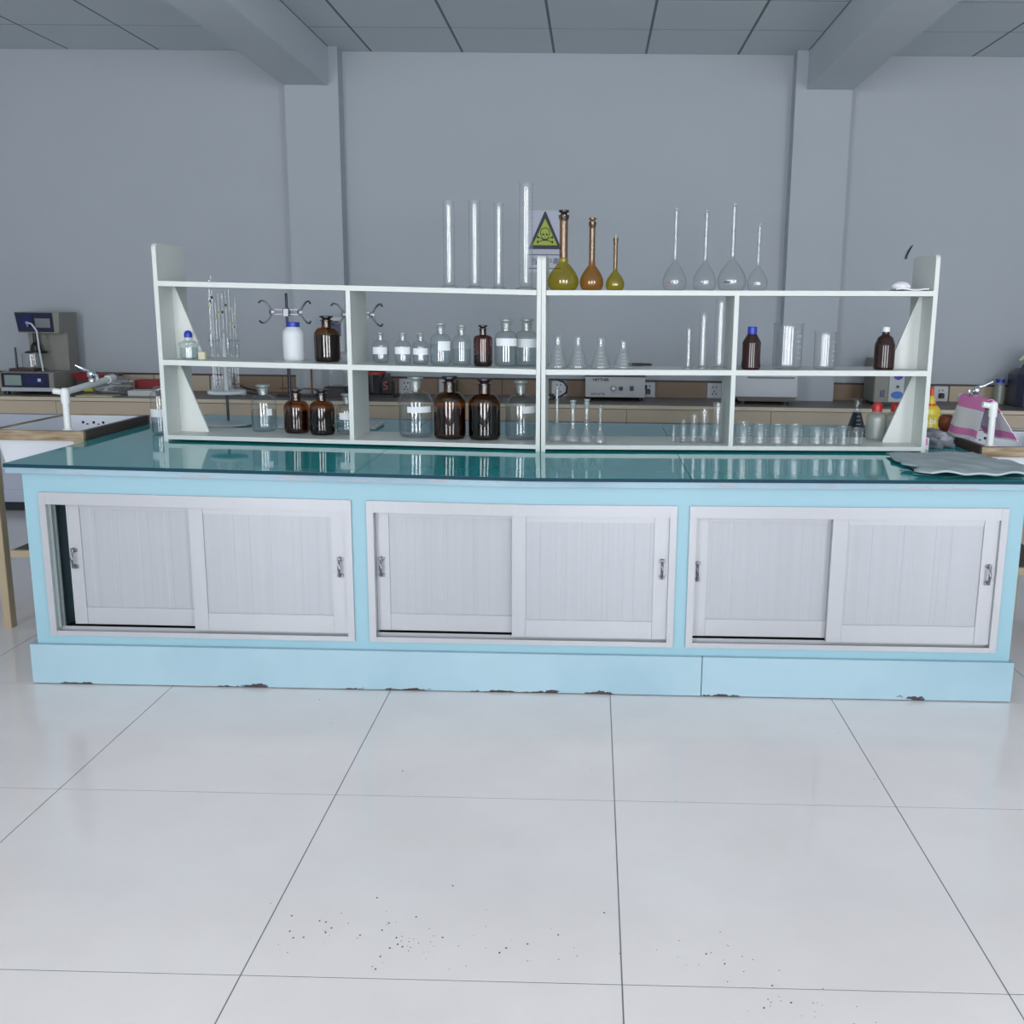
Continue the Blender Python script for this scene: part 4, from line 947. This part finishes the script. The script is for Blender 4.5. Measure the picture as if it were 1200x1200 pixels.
# grey device with blue labels
t = thing('grey_device', 'grey upright device with sky-blue labels behind the right gusset', 'instrument', (1.955, 6.82, ZW))
MB().bevbox(-.115, .135, -.12, .14, .022, .30, .006).build('case', 'inst', t)
MB().box(-.10, .12, -.10, .12, 0, .022).build('base', 'black', t)
f = MB().box(-.02, .10, -.126, -.1205, .026, .295).build('front_plate', 'inst_w', t)
MB().lathe([(0, 0), (.030, 0), (.030, .010), (0, .012)], 20, (.035, -.1262, .20), axis='y').build('blue_dial', 'bluecap', f, 40)
MB().lathe([(0, 0), (.009, 0), (.009, .010), (0, .010)], 14, (.035, -.1262, .125), axis='y').build('button', 'black', f, 40)
MB().lathe([(0, 0), (.040, 0), (.040, .002), (0, .002)], 24, (.035, -.1262, 0), axis='y').map(lambda p: (p[0], p[1], p[2]*.62+.070)).build('blue_sticker', 'sky_blue', f)
MB().box(-.075, -.045, -.1225, -.1205, .055, .10).build('small_sticker', 'bluescr', t)
for x in (-.02, .04): MB().lathe([(0, .30), (.012, .30), (.012, .36), (0, .36)], 12, (x, .02, 0)).build('post', 'inst', t, 40)
# right: reagent bottle, jerrycan
t = thing('spray_bottle', 'slim pale bottle with a blue cap on the wall bench at right', 'bottle', (2.745, 6.93, ZW))
MB().lathe([(0, 0), (.032, 0), (.034, .005), (.034, .125), (.028, .142), (.02, .146)], 26).build('body', 'pe_tr', t, 50); MB().lathe([(0, .145), (.030, .145), (.030, .168), (0, .169)], 24).build('cap', 'bluecap', t, 40)
t = thing('jerrycan', 'large dark navy jerrycan at the right edge of the wall bench', 'jerrycan', (2.93, 6.82, ZW))
MB().bevbox(-.15, .15, -.11, .11, 0, .245, .035).build('body', 'jug', t, 40); MB().lathe([(0, .243), (.035, .243), (.035, .275), (0, .277)], 20, (-.02, 0, 0)).build('cap', 'black', t, 40)
MB().tube([(-.09, 0, .235), (-.07, 0, .285), (0, .01, .30), (.09, 0, .285), (.12, 0, .235)], .014, 10).build('carry_handle', 'jug', t, 50)
MB().box(-.03, .05, -.1125, -.1102, .12, .18).build('label', 'paper', t)
t = thing('folded_gloves', 'yellowish rubber gloves lying over the navy jerrycan', 'gloves', (2.955, 6.80, ZW+.322))
blob(.11, .07, .03, 31, .5).map(lambda p: (p[0], p[1], p[2]+.017)).build('glove', 'cream', t, 60)
MB().tube([(-.10, -.03, .012), (-.14, -.05, .008), (-.17, -.05, -.02)], [.016, .013, .008], 10).build('finger', 'cream', t, 60)

# ------------------------------------------------------------------ on the wall
t = thing('warning_sign', 'poison warning sign with skull in a yellow-green triangle on the back wall', 'sign', (-.338, YW-.0005, 1.80))
MB().box(-.118, .118, -.003, 0, -.20, .205).build('paper', 'signp', t)
tr = MB().prism([(-.110, -.048), (.110, -.048), (.110, -.040), (.004, .198), (-.004, .198), (-.110, -.040)], -.0042, -.0032).build('triangle_border', 'signb', t)
MB().prism([(-.084, -.022), (.084, -.022), (0, .152)], -.0052, -.0043).build('triangle_field', 'signy', t)
sk = MB()
def ring(cx, cz, rx, rz, w_, n=24, a0=0, a1=2*PI):
    for k in range(n):
        a, b = a0+(a1-a0)*k/n, a0+(a1-a0)*(k+1)/n
        sk.prism([(cx+rx*math.cos(a), cz+rz*math.sin(a)), (cx+rx*math.cos(b), cz+rz*math.sin(b)), (cx+(rx-w_)*math.cos(b), cz+(rz-w_)*math.sin(b)), (cx+(rx-w_)*math.cos(a), cz+(rz-w_)*math.sin(a))], -.0062, -.0053)
ring(0, .060, .034, .034, .0055, a0=-.55, a1=PI+.55)
for cx in (-.012, .012): sk.prism([(cx+.008*math.cos(k*PI/5), .049+.0065*math.sin(k*PI/5)) for k in range(10)], -.0062, -.0053)
sk.prism([(-.004, .033), (.004, .033), (0, .042)], -.0062, -.0053)
for s_x in (-1, 1): sk.prism([(s_x*.029, .043), (s_x*.024, .043), (s_x*.015, .024), (s_x*.013, .008), (s_x*.018, .008), (s_x*.020, .025)], -.0062, -.0053)
sk.prism([(-.014, .013), (.014, .013), (.012, .007), (-.012, .007)], -.0062, -.0053)
for k in range(-2, 3): sk.box(k*.005-.0008, k*.005+.0008, -.0062, -.0053, .0135, .023)
for s_x in (-1, 1):
    sk.prism([(-.050*s_x, .001), (-.048*s_x, -.004), (.050*s_x, .028), (.048*s_x, .033)], -.0066, -.0063)
    for e_ in (-1, 1):
        cx, cz = e_*.050*s_x, .0145+e_*.0155
        for dz in (-.004, .004): sk.prism([(cx+.0058*math.cos(k*PI/4), cz+dz+.0058*math.sin(k*PI/4)) for k in range(8)], -.0066, -.0063)
sk.build('skull', 'signb', t)
fr = MB()
for z in (-.085, -.175): fr.box(-.110, .110, -.0042, -.0032, z-.0025, z+.0025)
fr.build('text_frame', 'signb', t)
try: text_mesh('lettering', '当心中毒', .050, 'signb', (0, -.0036, -.131), t)
except Exception: pass
t = thing('wire_hook', 'short dark bent wire stuck in the back wall at right', 'hook', (2.105, YW, 1.75))
MB().tube([(-.008, -.010, -.035), (-.004, -.012, -.012), (.006, -.012, .015), (.022, -.008, .042), (.034, .0, .055)], [.007, .006, .006, .005, .003], 8).build('wire', 'black', t, 60)

# ------------------------------------------------------------------ grit on the floor (too fine to count)
mb = MB(); rnd = random.Random(12)
for (cx, cy_, sx_, sy_, n) in ((-.35, 2.02, .16, .07, 60), (.28, 1.98, .07, .04, 16), (.45, 1.80, .06, .06, 34), (-.62, 2.05, .1, .05, 12), (-.3, 3.0, .9, .3, 10)):
    for _ in range(n):
        x, y = rnd.gauss(cx, sx_), rnd.gauss(cy_, sy_); r = rnd.choice((.0010, .0012, .0015, .0024))
        mb.lathe([(r, 0), (r*.7, r*.5), (0, r*.6)], 5, (x, y, .0001))
g = mb.build('floor_grit', 'grit'); g['kind'] = 'stuff'; g['label'] = 'fine dark grit scattered on the pale floor tiles'; g['category'] = 'grit'
